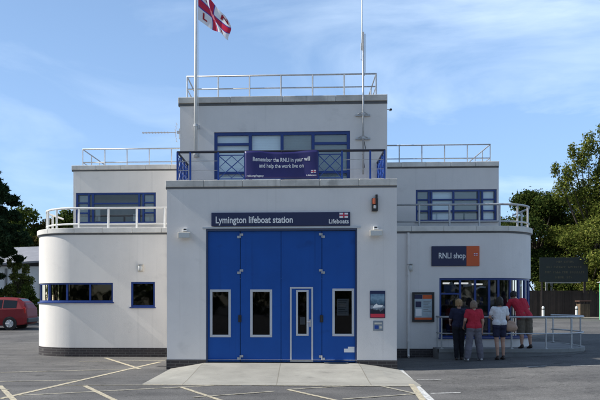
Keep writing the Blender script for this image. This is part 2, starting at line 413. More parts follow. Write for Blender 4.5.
def stripe(name, m, segs, lift=.004):
    g = MB()
    for (x0, y0, x1, y1, w) in segs:
        a, b = Vector((x0, y0)), Vector((x1, y1)); d = (b - a); L = d.length; d /= L; nn = Vector((-d.y, d.x)) * w / 2
        k = max(1, int(L / .5)); lift += .0006
        for i in range(k):
            p, q = a + d * L * i / k, a + d * L * (i + 1) / k
            vs = [(v.x, v.y, gz(v.x, v.y) + lift) for v in (p + nn, p - nn, q - nn, q + nn)]
            g.add(vs, [(0, 1, 2, 3)])
    return tag(g.build(name, m), kind='structure')
stripe('yellow_road_marking', M['yellow'], [
    (-5.91, 3.19, -4.06, .08, .10), (-3.95, 1.95, -5.25, -5.0, .11), (-4.35, -3.23, -3.0, -5.4, .10), (-6.07, -3.3, -4.6, -5.7, .10),
    (-2.4, -3.29, -1.2, -5.3, .09), (-.23, -3.63, .85, -5.3, .09), (-3.2, -3.06, -1.2, -3.02, .07), (2.33, -2.2, 2.08, -5.3, .12)])
stripe('faint_road_marking', M['faint'], [
    (-6.3, 2.0, -3.9, 2.42, .10), (-5.1, -4.6, -1.75, -3.05, .085), (-7.2, -.9, -4.06, .05, .085), (-6.7, -2.7, -4.75, -2.3, .085), (-4.85, -3.2, -3.2, -3.07, .075),
    (-.23, -3.6, 1.49, -2.75, .085), (1.49, -2.72, 2.2, -4.2, .085), (-.5, -3.9, -1.9, -4.7, .075), (.75, -4.8, 2.15, -4.1, .075), (-1.0, -3.04, 2.35, -3.02, .075),
    (-9.5, -2.2, -5.6, -3.9, .085)], .0042)
stripe('white_road_marking', M['whiteline'], [
    (2.50, .15, 2.235, -5.3, .13), (2.55, -1.93, 3.07, -1.9, .06), (2.42, -4.02, 3.0, -3.9, .06), (5.6, .1, 6.1, .1, .06), (6.6, -.1, 7.6, -.1, .05), (7.7, -.9, 9.6, -.7, .07), (7.9, .75, 8.7, .7, .08)], .0044)

# ------------------------------------------------------------------ the station
ST = empty('lifeboat_station', (0, 0, 0), 'white modernist lifeboat station with stepped flat roofs and tall blue folding doors', 'building')
def part(mb, name, m, bevel=0, smooth=False): return mb.build(name, m, ST, smooth, bevel)
BX0, BX1 = -3.35, 2.40
def copings(P, a, b, z0, z1, out, inn, step=.95, flash=True, zf=.05, cm=None):
    mb = MB(); L = b - a; n = max(1, round(L / step))
    for i in range(n):
        dz = rnd.uniform(-.007, .007)
        pathbox(mb, P, a + L * i / n + (.003 if i else 0), a + L * (i + 1) / n - (.003 if i < n - 1 else 0), out, -inn, z0 + .0, z1 + dz)
    part(mb, 'coping', cm or M['coping'], .012)
    if flash:
        mb = MB(); pathbox(mb, P, a, b, .012, -.1, z0 - zf, z0 - .001); part(mb, 'flashing', M['flash'])
# --- boat bay
PB = line_path(BX0, BX1, 0)
dh = (-2.36 - BX0, 1.42 - BX0, -.05, 3.54)
mb = MB(); wall(mb, PB, .25, 4.59, [(dh[0], dh[1], .25, dh[3])], .22)
mb.box(BX0, BX0 + .22, .004, 3.6, -.1, 4.59); mb.box(BX1 - .22, BX1, .004, 3.6, -.1, 4.59)
part(mb, 'bay_wall', M['baywall'])
mb = MB()
for xa, xb, xc, xd in ((BX0 - .012, -2.362, BX0 - .012, BX0 + .1), (1.422, BX1 + .012, BX1 - .1, BX1 + .012)):
    mb = MB(); mb.box(xa, xb, -.014, .2, -.1, .25); mb.box(xc, xd, .2, 3.6, -.1, .25); part(mb, 'plinth', M['brick'])
copings(PB, -.03, PB.L + .03, 4.59, 4.76, .035, .3, zf=.045)
for xa, xb in ((BX0 - .03, BX0 + .3), (BX1 - .3, BX1 + .03)): mb = MB(); mb.box(xa, xb, .31, 1.74, 4.59, 4.76); part(mb, 'coping', M['coping'], .012)
mb = MB(); mb.box(BX0 + .01, BX1 - .01, .02, 3.7, 4.3, 4.42); part(mb, 'balcony_floor', M['roof'])
# door reveal backing and header
mb = MB(); mb.box(-2.36, 1.42, .20, .24, 0, 3.54); part(mb, 'door_backing', M['doorgap'])
mb = MB(); mb.box(-2.36, 1.42, .012, .2, 3.49, 3.538); mb.box(-2.36, -2.325, .02, .2, .0, 3.49); mb.box(1.385, 1.42, .02, .2, 0, 3.49); part(mb, 'door_frame', mat('door_frame_grey', (.05, .07, .14), .5))
mb = MB(); mb.box(-2.45, 1.51, -.02, .0, 3.541, 3.585); part(mb, 'lintel_trim', M['alu'])
leaves = [(-2.322, -1.512), (-1.496, -.481), (-.469, .541), (.557, 1.382)]
vis = [(-2.26, -1.755, .822, 2.002), (-1.239, -.713, .824, 2.002), None, (.822, 1.342, .854, 2.024)]
M['visframe'] = mat('pale_grey_frame', (.55, .57, .6), .45, .06, 5)
M['doorlow'] = M['door']
def ring(mb, x0, x1, z0, z1, w, y0, y1):
    mb.box(x0, x1, y0, y1, z0, z0 + w); mb.box(x0, x1, y0, y1, z1 - w, z1)
    mb.box(x0, x0 + w, y0 + .001, y1, z0 + w - .001, z1 - w + .001); mb.box(x1 - w, x1, y0 + .001, y1, z0 + w - .001, z1 - w + .001)
def leafpanel(mb, x0, x1, z0, z1, hole, y0, y1):
    if hole:
        a, b, c, d = hole
        mb.box(x0, a, y0, y1, z0, z1); mb.box(b, x1, y0, y1, z0, z1); mb.box(a, b, y0, y1, z0, c); mb.box(a, b, y0, y1, d, z1)
    else: mb.box(x0, x1, y0, y1, z0, z1)
hang = []
for i, ((x0, x1), v) in enumerate(zip(leaves, vis)):
    mb = MB(); hole = v
    if v is None: hole = (-.235, .31, .215, 2.06)
    leafpanel(mb, x0, x1, .195, 3.482, hole, .075, .135)
    lf = part(mb, 'folding_door', M['door'])
    if v:
        q = MB(); ring(q, v[0] - .012, v[1] + .012, v[2] - .012, v[3] + .012, .06, .06, .12); q.build('window_frame', M['visframe'], lf, bevel=.006)
        q = MB(); q.add([(v[0] + .04, .10, v[2] + .04), (v[1] - .04, .10, v[2] + .04), (v[1] - .04, .10, v[3] - .04), (v[0] + .04, .10, v[3] - .04)], [(0, 1, 2, 3)]); q.build('pane', M['dglass'], lf)
# hinges and locks
def hinge(x, z, door, flip=1):
    q = MB(); q.box(x - .045 * flip - .03, x - .045 * flip + .03, .05, .076, z - .055, z + .005); q.box(x + .045 * flip - .03, x + .045 * flip + .03, .05, .076, z - .005 + .01, z + .065)
    q.tube([(x, .045, z - .05), (x, .045, z + .06)], .016, 8); q.build('hinge', M['galv'], door, bevel=.004)
D = [o for o in ST.children if o.name.startswith('folding_door')]
for z in (3.36, 2.46, .30):
    hinge(-1.504, z, D[0], 1 if z > .5 else 1); hinge(.549, z, D[3], -1)
for x, dd in ((-1.504, D[0]), (.549, D[3])):
    q = MB(); q.box(x - .05, x + .03, .045, .076, 1.19, 1.37); q.box(x - .02, x + .0, .02, .046, 1.22, 1.34); q.build('lock', M['black'], dd, bevel=.006)
mb = MB(); mb.box(-2.36, 1.42, .05, .14, .155, .19); part(mb, 'threshold', M['doorgap'])
# wicket door
mb = MB(); leafpanel(mb, -.215, .29, .235, 2.04, (-.09, .205, .86, 1.99), .07, .13)
wk = part(mb, 'wicket_door', M['door'])
q = MB(); ring(q, -.25, .325, .2, 2.075, .04, .052, .10); q.build('door_frame', M['visframe'], wk, bevel=.005)
q = MB(); ring(q, -.10, .215, .85, 2.0, .05, .055, .11); q.build('window_frame', M['visframe'], wk, bevel=.005)
q = MB(); q.add([(-.06, .09, .89), (.17, .09, .89), (.17, .09, 1.96), (-.06, .09, 1.96)], [(0, 1, 2, 3)]); q.build('pane', M['dglass'], wk)
q = MB(); q.box(.235, .27, .055, .072, 1.08, 1.26); q.tube([(.252, .06, 1.2), (.252, .015, 1.2), (.17, .012, 1.2)], .011, 8); q.build('handle', M['alu'], wk)
# dim boat hall behind the vision panels
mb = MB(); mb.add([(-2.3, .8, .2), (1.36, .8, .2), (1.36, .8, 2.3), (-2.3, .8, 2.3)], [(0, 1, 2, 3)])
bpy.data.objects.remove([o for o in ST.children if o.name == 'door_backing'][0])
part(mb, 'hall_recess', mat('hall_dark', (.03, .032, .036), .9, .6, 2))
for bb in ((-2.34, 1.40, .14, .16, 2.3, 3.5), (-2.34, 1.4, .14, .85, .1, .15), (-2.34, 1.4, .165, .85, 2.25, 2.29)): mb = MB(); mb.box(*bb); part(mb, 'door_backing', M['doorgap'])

# --- upper central block
TY = 1.75
PT = line_path(BX0, BX1, TY)
cw = (-2.39 - BX0, 1.38 - BX0, 4.42, 6.43)
mb = MB(); wall(mb, PT, 4.4, 7.24, [cw], .14)
mb.box(BX0, BX0 + .2, TY + .004, 9, 4.4, 7.24); mb.box(BX1 - .2, BX1, TY + .004, 9, 4.4, 7.24)
part(mb, 'upper_wall', M['baywall'])
copings(PT, -.045, PT.L + .045, 7.24, 7.41, .05, .3, 1.3, zf=.07)
for xa, xb in ((BX0 - .05, BX0 + .3), (BX1 - .3, BX1 + .05)): mb = MB(); mb.box(xa, xb, TY + .31, 9, 7.24, 7.41); part(mb, 'coping', M['coping'], .012)
mb = MB(); mb.box(BX0 + .1, BX1 - .1, TY + .1, 9, 7.1, 7.2); part(mb, 'roof', M['roof'])
mu = [v - BX0 for v in (-1.385, -.5, .36)]
window(PT, cw, mu, [(cw[0] + .03, mu[0], 6.1), (mu[2], cw[1] - .03, 6.1), (cw[0] + .03, mu[0], 5.3), (mu[2], cw[1] - .03, 5.3)], ST,
       blind=[(cw[0] + .08, mu[0] - .05, 4.7, 6.36), (mu[0] + .05, mu[1] - .04, 4.7, 6.36), (mu[1] + .04, mu[2] - .05, 4.7, 6.36), (mu[2] + .05, cw[1] - .08, 4.7, 6.36)], fw=.085, sill=False)
# --- wings
WY, RAD = 3.6, 1.5
def shade_curve(o):
    bm = bmesh.new(); bm.from_mesh(o.data); bmesh.ops.remove_doubles(bm, verts=bm.verts, dist=.0005); bm.to_mesh(o.data); bm.free()
    for p in o.data.polygons: p.use_smooth = True
    bpy.context.view_layer.objects.active = o
    o.data.set_sharp_from_angle(angle=R(30))
def wing(x0, xend, holes, wm):
    P = wing_path(x0, xend, WY, RAD, 10)
    mb = MB(); wall(mb, P, .28, 3.84, holes, .14); o = part(mb, 'wing_wall', wm); shade_curve(o)
    mb = MB(); pathbox(mb, P, 0, P.L, .012, -.2, -.1, .28); part(mb, 'plinth', M['brick'])
    copings(P, .01, P.L - .1, 3.84, 4.0, .06, .3, .93, zf=.055, cm=M['wcoping'])
    # terrace deck
    ks = P.knots(0, P.L); poly = [P.pt(q, -.05, 0)[:2] for q in ks] + [(x0, 10)]
    mb = MB(); mb.prism(poly, 3.6, 3.8); part(mb, 'terrace_floor', M['roof'])
    return P
sl = lambda X: BX0 - X
lw = (sl(-5.79), 6.1, 1.70, 2.295); sw = (sl(-4.48), sl(-5.23), 1.545, 2.32)
PL = wing(BX0, -8.62, [lw, sw], M['wall'])
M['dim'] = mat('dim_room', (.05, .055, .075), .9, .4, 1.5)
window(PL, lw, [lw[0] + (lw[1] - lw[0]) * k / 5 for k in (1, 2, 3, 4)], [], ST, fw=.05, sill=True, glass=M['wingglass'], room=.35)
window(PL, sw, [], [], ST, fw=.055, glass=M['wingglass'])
sr = lambda X: X - BX1
shop = (sr(4.22), 6.6, .62, 2.425)
PR = wing(BX1, 7.38, [shop], M['baywall'])  # right wing in the darker render, its shade put into the colour
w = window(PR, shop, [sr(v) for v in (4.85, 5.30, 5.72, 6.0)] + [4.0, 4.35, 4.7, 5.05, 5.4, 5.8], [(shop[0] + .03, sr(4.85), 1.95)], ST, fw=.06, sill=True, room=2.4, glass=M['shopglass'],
           label='tall blue framed shop window wrapping the rounded corner')
q = MB(); q.tube([(7.39, 5.15, .3), (7.39, 5.15, 2.43)], .035, 10); q.build('corner_post', M['white'], w)
# --- upper wings
UY = 4.7
PUL = line_path(-7.43, BX0, UY); PUR = line_path(BX1, 6.33, UY)
hl = (.08, -4.70 + 7.43, 4.27, 5.28); hr = (3.71 - BX1, 6.27 - BX1, 4.28, 5.30)
for P, h, x0, x1 in ((PUL, hl, -7.43, BX0), (PUR, hr, BX1, 6.33)):
    mb = MB(); wall(mb, P, 3.75, 6.03, [h], .14); mb.box(x0, x0 + .05, UY + .15, 10, 3.75, 6.03); mb.box(x1 - .05, x1, UY + .15, 10, 3.75, 6.03)
    part(mb, 'upper_wall', M['wall'] if x0 < -5 else M['baywall'])  # right block darker than left, its shade put into the colour
    copings(P, -.05 if x0 < -5 else .055, P.L - .055 if x0 < -5 else P.L + .05, 6.03, 6.18, .05, .3, .8, zf=.045, cm=M['wcoping'])
    xe = x0 if x0 < -5 else x1
    mb = MB(); mb.box(min(xe, xe + (.3 if x0 < -5 else -.3)) - (.05 if x0 < -5 else 0), max(xe, xe + (.3 if x0 < -5 else -.3)) + (0 if x0 < -5 else .05), UY + .31, 10, 6.03, 6.18); part(mb, 'coping', M['coping'], .012)
    mb = MB(); mb.box(x0 + .06, x1 - .06, UY + .1, 10, 5.9, 5.99); part(mb, 'roof', M['roof'])
a, b = hl[0], hl[1]
window(PUL, hl, [a + .42, a + .56, b - .56, b - .42], [(a + .03, a + .42, 4.62), (a + .03, a + .42, 4.95), (b - .42, b - .03, 4.62), (b - .42, b - .03, 4.95), (a + .56, b - .56, 4.93)], ST,
       blind=[(a + .1, a + .38, 4.33, 5.2), (b - .38, b - .1, 4.33, 5.2), (a + .62, a + .78, 4.36, 4.75), (b - .78, b - .63, 4.36, 4.6)], sill=True)
a, b = hr[0], hr[1]
window(PUR, hr, [a + .42, a + .5, (a + b) / 2 - .08, b - .56, b - .45], [(a + .03, a + .42, 4.62), (a + .03, a + .42, 4.98), (b - .45, b - .03, 4.62), (b - .45, b - .03, 4.98), (a + .5, (a + b) / 2 - .08, 4.98), ((a + b) / 2 - .08, b - .56, 4.98), (a + .5, (a + b) / 2 - .08, 4.62), ((a + b) / 2 - .08, b - .56, 4.62)], ST,
       blind=[(a + .07, a + .39, 4.33, 5.25), (a + .55, b - .62, 4.33, 5.25), (b - .42, b - .08, 4.33, 5.25)], sill=True)
# back of the whole building
mb = MB(); mb.box(-8.05, 7.03, 9.9, 10.1, -.1, 3.9); mb.box(-7.4, 6.3, 9.85, 9.9, 3.9, 6.0); mb.box(BX0, BX1, 8.9, 9.0, 4.4, 7.2); part(mb, 'rear_wall', M['wall'])

# --- railings
def railing(path, ztop, zs, zbase, posts, m, r=.024, pr=.022, name='railing', flat=False):
    top = MB(); top.tube([(*p, ztop) for p in path], r, 8)
    ro = top.build(name, m, ST, smooth=True)
    for z in zs:
        q = MB(); q.tube([(*p, z) for p in path], r * .8, 8); q.build('rail', m, ro, smooth=True)
    for p in posts:
        q = MB(); q.tube([(*p, zbase), (*p, ztop - .005)], pr, 8); q.tube([(*p, zbase), (*p, zbase + .02)], pr * 2.2, 8); q.build('post', m, ro)
    return ro
lin = lambda a, b, n: [a + (b - a) * k / n for k in range(n + 1)]
# tower roof
y0 = 2.05
railing([(-3.2, 6.0), (-3.2, y0), (2.13, y0), (2.13, 6.0)], 8.10, [7.74], 7.39, [(x, y0) for x in lin(-3.2, 2.13, 6)] + [(-3.2, y0 + k) for k in (1.3, 2.6, 3.9)] + [(2.13, y0 + k) for k in (1.3, 2.6, 3.9)], M['galv'])
# wing roofs
railing([(BX0, 5.0), (-7.22, 5.0), (-7.22, 9.4)], 6.78, [6.34], 6.16, [(x, 5.0) for x in lin(-7.22, BX0 - .15, 5)] + [(-7.22, 5 + k) for k in (.9, 1.8, 2.7, 3.6)], M['galv'], r=.022, pr=.018)
railing([(BX1, 5.0), (6.15, 5.0), (6.15, 9.4)], 6.80, [6.36], 6.16, [(x, 5.0) for x in lin(6.15, BX1 + .1, 5)] + [(6.15, 5 + k) for k in (.9, 1.8, 2.7, 3.6)], M['galv'], r=.022, pr=.018)
# terraces
def curved(xs_, xe, y, rad, yb):
    P = wing_path(xs_, xe, y, rad, yb); return [P.at(q)[:2] for q in P.knots(0, P.L)], P
pts, P = curved(BX0, -8.42, 3.85, 1.35, 6.4)
railing(pts, 4.65, [4.15], 3.98, [P.at(q)[:2] for q in (.88, 1.76, 2.66, 3.6, 4.4, 4.95, 5.5, 6.1)], M['white'], r=.034, pr=.036)
pts, P = curved(BX1, 7.33, 3.85, 1.2, 6.4)
railing(pts, 4.69, [4.17], 3.98, [P.at(q)[:2] for q in (.35, 1.26, 2.18, 3.08, 3.7, 4.3, 4.9, 5.5, 6.1)], M['galv'], r=.032, pr=.03)
# balcony rail with blue posts, crossed panels and wires
M['bluerail'] = mat('blue_rail_paint', (.012, .06, .30), .4, .1, 5)
M['darkrail'] = mat('dark_handrail', (.02, .022, .035), .45)
q = MB(); q.tube([(-3.13, 1.72, 5.53), (-3.13, .25, 5.53), (2.13, .25, 5.53), (2.13, 1.72, 5.53)], .032, 8)
ro = q.build('railing', M['darkrail'], ST); ro['label'] = 'balcony railing with dark handrail, blue posts and crossed panels'
pxs = [-3.13, -2.80, -2.08, -1.4, .45, 1.06, 1.77, 2.13]
for x in pxs:
    q = MB(); q.box(x - .022, x + .022, .228, .272, 4.74, 5.52); q.build('post', M['bluerail'], ro)
for x in (-3.13, 2.13):
    for y in (.75, 1.25, 1.7):
        q = MB(); q.box(x - .02, x + .02, y - .02, y + .02, 4.74, 5.52); q.build('post', M['bluerail'], ro)
def cross_panel(a, b, vert):
    q = MB(); f = (lambda t, z: (t, .25, z)) if vert == 'x' else (lambda t, z: (vert, t, z))
    m_ = (a + b) / 2; zc = 5.14
    for z in (4.84, 5.44): q.tube([f(a, z), f(b, z)], .012, 6)
    q.tube([f(a, 4.84), f(b, 5.44)], .012, 6); q.tube([f(a, 5.44), f(b, 4.84)], .012, 6)
    q.tube([f(m_, 5.42), f(a + .03, zc), f(m_, 4.86), f(b - .03, zc), f(m_, 5.42)], .010, 6)
    q.build('crossed_panel', M['bluerail'], ro)
cross_panel(-2.08, -1.4, 'x'); cross_panel(.45, 1.06, 'x'); cross_panel(-1.4, -.475, 'x'); cross_panel(-.475, .45, 'x')
for x in (-3.13, 2.13): cross_panel(.25, .75, x); cross_panel(.75, 1.25, x); cross_panel(1.25, 1.7, x)
for z in (4.82, 5.06, 5.30):
    for xa, xb in ((-3.13, -2.08), (1.06, 2.13)): q = MB(); q.tube([(xa, .25, z), (xb, .25, z)], .008, 6); q.build('rail', M['galv'], ro)
# downpipes
for x, m_, z1 in ((-4.02, M['cream'], 3.8), (3.28, M['baywall'], 3.8)):
    q = MB(); q.tube([(x, WY - .05, .05), (x, WY - .05, z1)], .034, 10)
    for z in (.5, 1.5, 2.5, 3.4): q.tube([(x, WY - .05, z), (x, WY - .05, z + .05)], .044, 10)
    q.tube([(x, WY - .05, .09), (x, WY - .12, .04)], .036, 10)
    q.build('downpipe', m_, ST, smooth=False)
q = MB(); q.box(-3.45, -3.352, 3.2, 3.3, 2.9, 3.1); part(q, 'overflow_outlet', M['white'])

# ------------------------------------------------------------------ signs
def flagmark(mb_white, mb_red, mb_blue, x0, x1, z0, z1, y):
    w, h = x1 - x0, z1 - z0; xc, zc = (x0 + x1) / 2, (z0 + z1) / 2
    mb_white.box(x0, x1, y, y + .004, z0, z1)
    t = h * .30; mb_blue.box(x0, x1, y - .002, y - .0001, zc - t / 2, zc + t / 2); mb_blue.box(xc - t / 2, xc + t / 2, y - .003, y - .0021, z0, z1)
    t = h * .2; mb_red.box(x0, x1, y - .005, y - .0031, zc - t / 2, zc + t / 2); mb_red.box(xc - t / 2, xc + t / 2, y - .006, y - .0051, z0, z1)
sg = empty('station_sign', (0, 0, 0), 'long navy sign reading Lymington lifeboat station above the blue doors', 'sign')
q = MB(); q.box(-2.22, 1.243, -.045, -.003, 3.597, 3.938); q.build('board', M['navy'], sg, bevel=.006)
q = MB(); text_into(q, 'Lymington lifeboat station', .235, -2.12, 3.675, -.048, width=1.93, bold=.004); q.build('lettering', M['txt'], sg)
q = MB(); text_into(q, 'Lifeboats', .15, .71, 3.655, -.048, width=.49, bold=.003); q.build('lettering', M['txt'], sg)
a_, b_, c_ = MB(), MB(), MB(); flagmark(a_, b_, c_, .98, 1.19, 3.79, 3.915, -.052)
e_ = a_.build('emblem', M['txt'], sg); b_.build('red_cross', M['redp'], e_); c_.build('blue_border', M['blueframe'], e_)
sy = WY
sg = empty('shop_sign', (0, 0, 0), 'navy and orange sign reading RNLI shop on the white wing wall', 'sign')
q = MB(); q.box(3.98, 5.02, sy - .045, sy - .003, 2.79, 3.39); q.build('board', M['navy'], sg, bevel=.006)
q = MB(); q.box(5.021, 5.41, sy - .045, sy - .003, 2.79, 3.39); q.build('orange_panel', M['orange'], sg, bevel=.006)
q = MB(); text_into(q, 'RNLI shop', .24, 4.18, 3.02, sy - .048, width=.80, bold=.003); q.build('lettering', M['txt'], sg)
a_, b_, c_ = MB(), MB(), MB(); flagmark(a_, b_, c_, 5.24, 5.35, 3.10, 3.17, sy - .052)
e_ = a_.build('emblem', M['txt'], sg); b_.build('red_cross', M['redp'], e_); c_.build('blue_border', M['blueframe'], e_)
# banner on the balcony rail
def bwarp(p):
    t = (p.x + 1.39) / 1.84; z = (p.z - 4.83) / .69
    sag = -.018 * math.sin(math.pi * t) * z + .012 * math.sin(9 * t) * z
    return Vector((p.x, p.y - .02 * math.sin(6.5 * t + 1.3 * z) - .012 * math.sin(15 * t), p.z + sag))
bn = empty('banner', (0, 0, 0), 'navy vinyl banner with white lettering tied to the balcony railing', 'banner')
q = MB(); nx, nz = 40, 12; by = .19
vs = [tuple(bwarp(Vector((-1.395 + 1.85 * i / nx, by, 4.83 + .69 * j / nz)))) for j in range(nz + 1) for i in range(nx + 1)]
q.add(vs, [(j * (nx + 1) + i, j * (nx + 1) + i + 1, (j + 1) * (nx + 1) + i + 1, (j + 1) * (nx + 1) + i) for j in range(nz) for i in range(nx)])
o = q.build('cloth', M['bannerblue'], bn, smooth=True); sm = o.modifiers.new('th', 'SOLIDIFY'); sm.thickness = .003
q = MB(); text_into(q, 'Remember the RNLI in your will', .15, -.47, 5.265, by - .006, 'CENTER', .002, 1.44, bwarp, .002)
text_into(q, 'and help the work live on', .15, -.47, 5.105, by - .006, 'CENTER', .002, 1.12, bwarp, .002); q.build('lettering', M['txt'], bn)
q = MB(); text_into(q, 'Lifeboats', .055, .16, 4.885, by - .006, 'LEFT', .002, .25, bwarp, .001); q.build('lettering', M['txt'], bn)
q = MB(); text_into(q, 'rnli.org/legacy', .062, -1.35, 4.875, by - .006, 'LEFT', .002, .43, bwarp, .001); q.build('lettering', M['txt'], bn)
a_, b_, c_ = MB(), MB(), MB(); flagmark(a_, b_, c_, .28, .40, 4.96, 5.03, by - .008)
for z_ in (a_, b_, c_): z_.v = [tuple(bwarp(Vector(v))) for v in z_.v]
e_ = a_.build('emblem', M['txt'], bn); b_.build('red_cross', M['redp'], e_); c_.build('blue_border', M['blueframe'], e_)
q = MB()
for x in (-1.38, -.47, .44):
    for z in (4.85, 5.5): q.tube([(x, .19, z), (x, .26, z + .03)], .006, 6)
q.build('tie', M['black'], bn)

# ------------------------------------------------------------------ flagpole, flag, mast, aerials
fp = empty('flagpole', (0, 0, 0), 'tall white flagpole bracketed to the front of the upper block', 'flagpole')
fx, fy = -2.88, TY - .16
q = MB(); q.tube([(fx, fy, 5.72), (fx, fy, 8), (fx, fy, 11.2)], [.05, .047, .036], 14); q.ell((fx, fy, 11.24), (.06, .06, .06)); q.build('pole', M['white'], fp, smooth=True)
for z in (5.80, 6.58):
    q = MB(); q.box(fx - .08, fx + .08, TY - .03, TY - .001, z - .06, z + .06); q.box(fx - .02, fx + .02, fy, TY - .03, z - .02, z + .02); q.tube([(fx, fy, z - .03), (fx, fy, z + .03)], .062, 12); q.build('bracket', M['galv'], fp)
q = MB(); q.tube([(fx + .075, fy - .03, 5.9), (fx + .07, fy - .02, 8), (fx + .06, fy, 11.1)], .006, 5); q.build('halyard', M['white'], fp)
Fs = 10.85
def fl(u, v):
    """u 0..1 along the fly, v -0.5..0.5 up the hoist"""
    w = 1 - .28 * u
    x = fx + .07 + u * .84 + .07 * u * math.sin(5 * v + 7 * u) - .10 * v * u
    z = 10.02 + v * 1.02 * w - .80 * u ** .95 + .05 * math.sin(6.5 * u + .6) * u - .15 * v * u
    y = fy + .16 * u * math.sin(8.5 * u + 2.2 * v) + .06 * u * math.sin(15 * u - 3 * v)
    return Vector((x, y, z))
def fmat():
    m = bpy.data.materials.new('flag_cloth'); m.use_nodes = True; nt = m.node_tree; N, L = nt.nodes, nt.links; b = N['Principled BSDF']
    b.inputs['Roughness'].default_value = .85
    uv = N.new('ShaderNodeUVMap'); uv.uv_map = 'UVMap'; sx = N.new('ShaderNodeSeparateXYZ'); L.new(uv.outputs[0], sx.inputs[0])
    def band(sock, half, asp):
        a = N.new('ShaderNodeMath'); a.operation = 'SUBTRACT'; a.inputs[1].default_value = .5; L.new(sock, a.inputs[0])
        c = N.new('ShaderNodeMath'); c.operation = 'ABSOLUTE'; L.new(a.outputs[0], c.inputs[0])
        d = N.new('ShaderNodeMath'); d.operation = 'LESS_THAN'; d.inputs[1].default_value = half * asp; L.new(c.outputs[0], d.inputs[0]); return d.outputs[0]
    def mx(a, b_):
        d = N.new('ShaderNodeMath'); d.operation = 'MAXIMUM'; L.new(a, d.inputs[0]); L.new(b_, d.inputs[1]); return d.outputs[0]
    blue = mx(band(sx.outputs[1], .14, 1), band(sx.outputs[0], .14, .62)); red = mx(band(sx.outputs[1], .105, 1), band(sx.outputs[0], .105, .62))
    m1 = N.new('ShaderNodeMix'); m1.data_type = 'RGBA'; m1.inputs[6].default_value = (.78, .78, .8, 1); m1.inputs[7].default_value = (.05, .06, .35, 1); L.new(blue, m1.inputs[0])
    m2 = N.new('ShaderNodeMix'); m2.data_type = 'RGBA'; m2.inputs[7].default_value = (.55, .03, .07, 1); L.new(m1.outputs[2], m2.inputs[6]); L.new(red, m2.inputs[0])
    L.new(m2.outputs[2], b.inputs['Base Color'])
    t = N.new('ShaderNodeBsdfTranslucent'); L.new(m2.outputs[2], t.inputs[0]); ms = N.new('ShaderNodeMixShader'); ms.inputs[0].default_value = .35
    L.new(b.outputs[0], ms.inputs[1]); L.new(t.outputs[0], ms.inputs[2]); L.new(ms.outputs[0], N['Material Output'].inputs[0])
    return m
flg = empty('flag', (0, 0, 0), 'white flag with blue edged red cross blowing from the flagpole', 'flag')
nu, nv = 48, 28
q = MB(); q.add([fl(i / nu, j / nv - .5) for j in range(nv + 1) for i in range(nu + 1)], [(j * (nu + 1) + i, j * (nu + 1) + i + 1, (j + 1) * (nu + 1) + i + 1, (j + 1) * (nu + 1) + i) for j in range(nv) for i in range(nu)])
o = q.build('cloth', fmat(), flg, smooth=True)
uvl = o.data.uv_layers.new(name='UVMap')
for lp in o.data.loops:
    k = lp.vertex_index; uvl.data[lp.index].uv = ((k % (nu + 1)) / nu, (k // (nu + 1)) / nv)
def fwarp_side(off):
    def f(p): return fl(p.x, p.z) + Vector((0, off + (p.y), 0))
    return f
q = MB()
for ch, u, v in (('R', .14, .22), ('N', .74, .22), ('L', .14, -.38), ('I', .77, -.38)):
    for off in (-.012, .012): text_into(q, ch, .26, u, v, 0, 'LEFT', .001, None, (lambda off: (lambda p: fl(p.x if True else 0, p.z) + Vector((0, off, 0))))(off), .01)
q.build('lettering', M['redp'], flg)
q = MB()
q2 = []
for k in range(20):
    t = 2 * math.pi * k / 20; q2.append(fl(.5 + .085 * math.cos(t), .14 * math.sin(t)) + Vector((0, -.014, 0)))
q.add(q2 + [fl(.5, 0) + Vector((0, -.014, 0))], [(k, (k + 1) % 20, 20) for k in range(20)])
q.build('emblem', mat('flag_badge', (.5, .12, .2), .8, .7, 30), flg)

ms = empty('radio_mast', (0, 0, 0), 'thin grey radio mast with white whip aerial beside the upper window', 'radio mast')
mx_, my_ = 1.73, TY - .12
q = MB(); q.tube([(mx_, my_, 5.2), (mx_, my_, 9.1)], .024, 8); q.build('mast', M['galv'], ms, smooth=True)
q = MB(); q.tube([(mx_ - .035, my_, 8.6), (mx_ - .035, my_, 9.0), (mx_ - .04, my_, 11.2)], [.016, .018, .012], 8); q.build('whip_aerial', M['white'], ms, smooth=True)
q = MB(); q.tube([(mx_ + .03, my_, 7.9), (mx_ + .05, my_, 8.0), (mx_ + .05, my_, 9.05)], .010, 6); q.tube([(mx_, my_, 8.3), (mx_ - .06, my_, 8.35), (mx_ - .06, my_, 8.8)], .008, 6); q.build('dipole', M['galv'], ms)
for z in (6.85, 6.2):
    q = MB(); q.box(mx_ - .20, mx_ + .2, TY - .05, TY - .002, z - .025, z + .025); q.box(mx_ - .03, mx_ + .03, my_ - .04, TY - .05, z - .03, z + .03); q.tube([(mx_ - .18, TY - .02, z), (mx_, my_, z + .07), (mx_ + .18, TY - .02, z)], .014, 6); q.build('bracket', M['galv'], ms)
q = MB(); q.tube([(mx_ + .03, my_, 6.1), (mx_ + .07, my_ + .04, 5.9), (mx_ - .02, my_, 5.75), (mx_ + .05, TY - .02, 5.4)], .009, 6); q.build('cable', M['black'], ms)

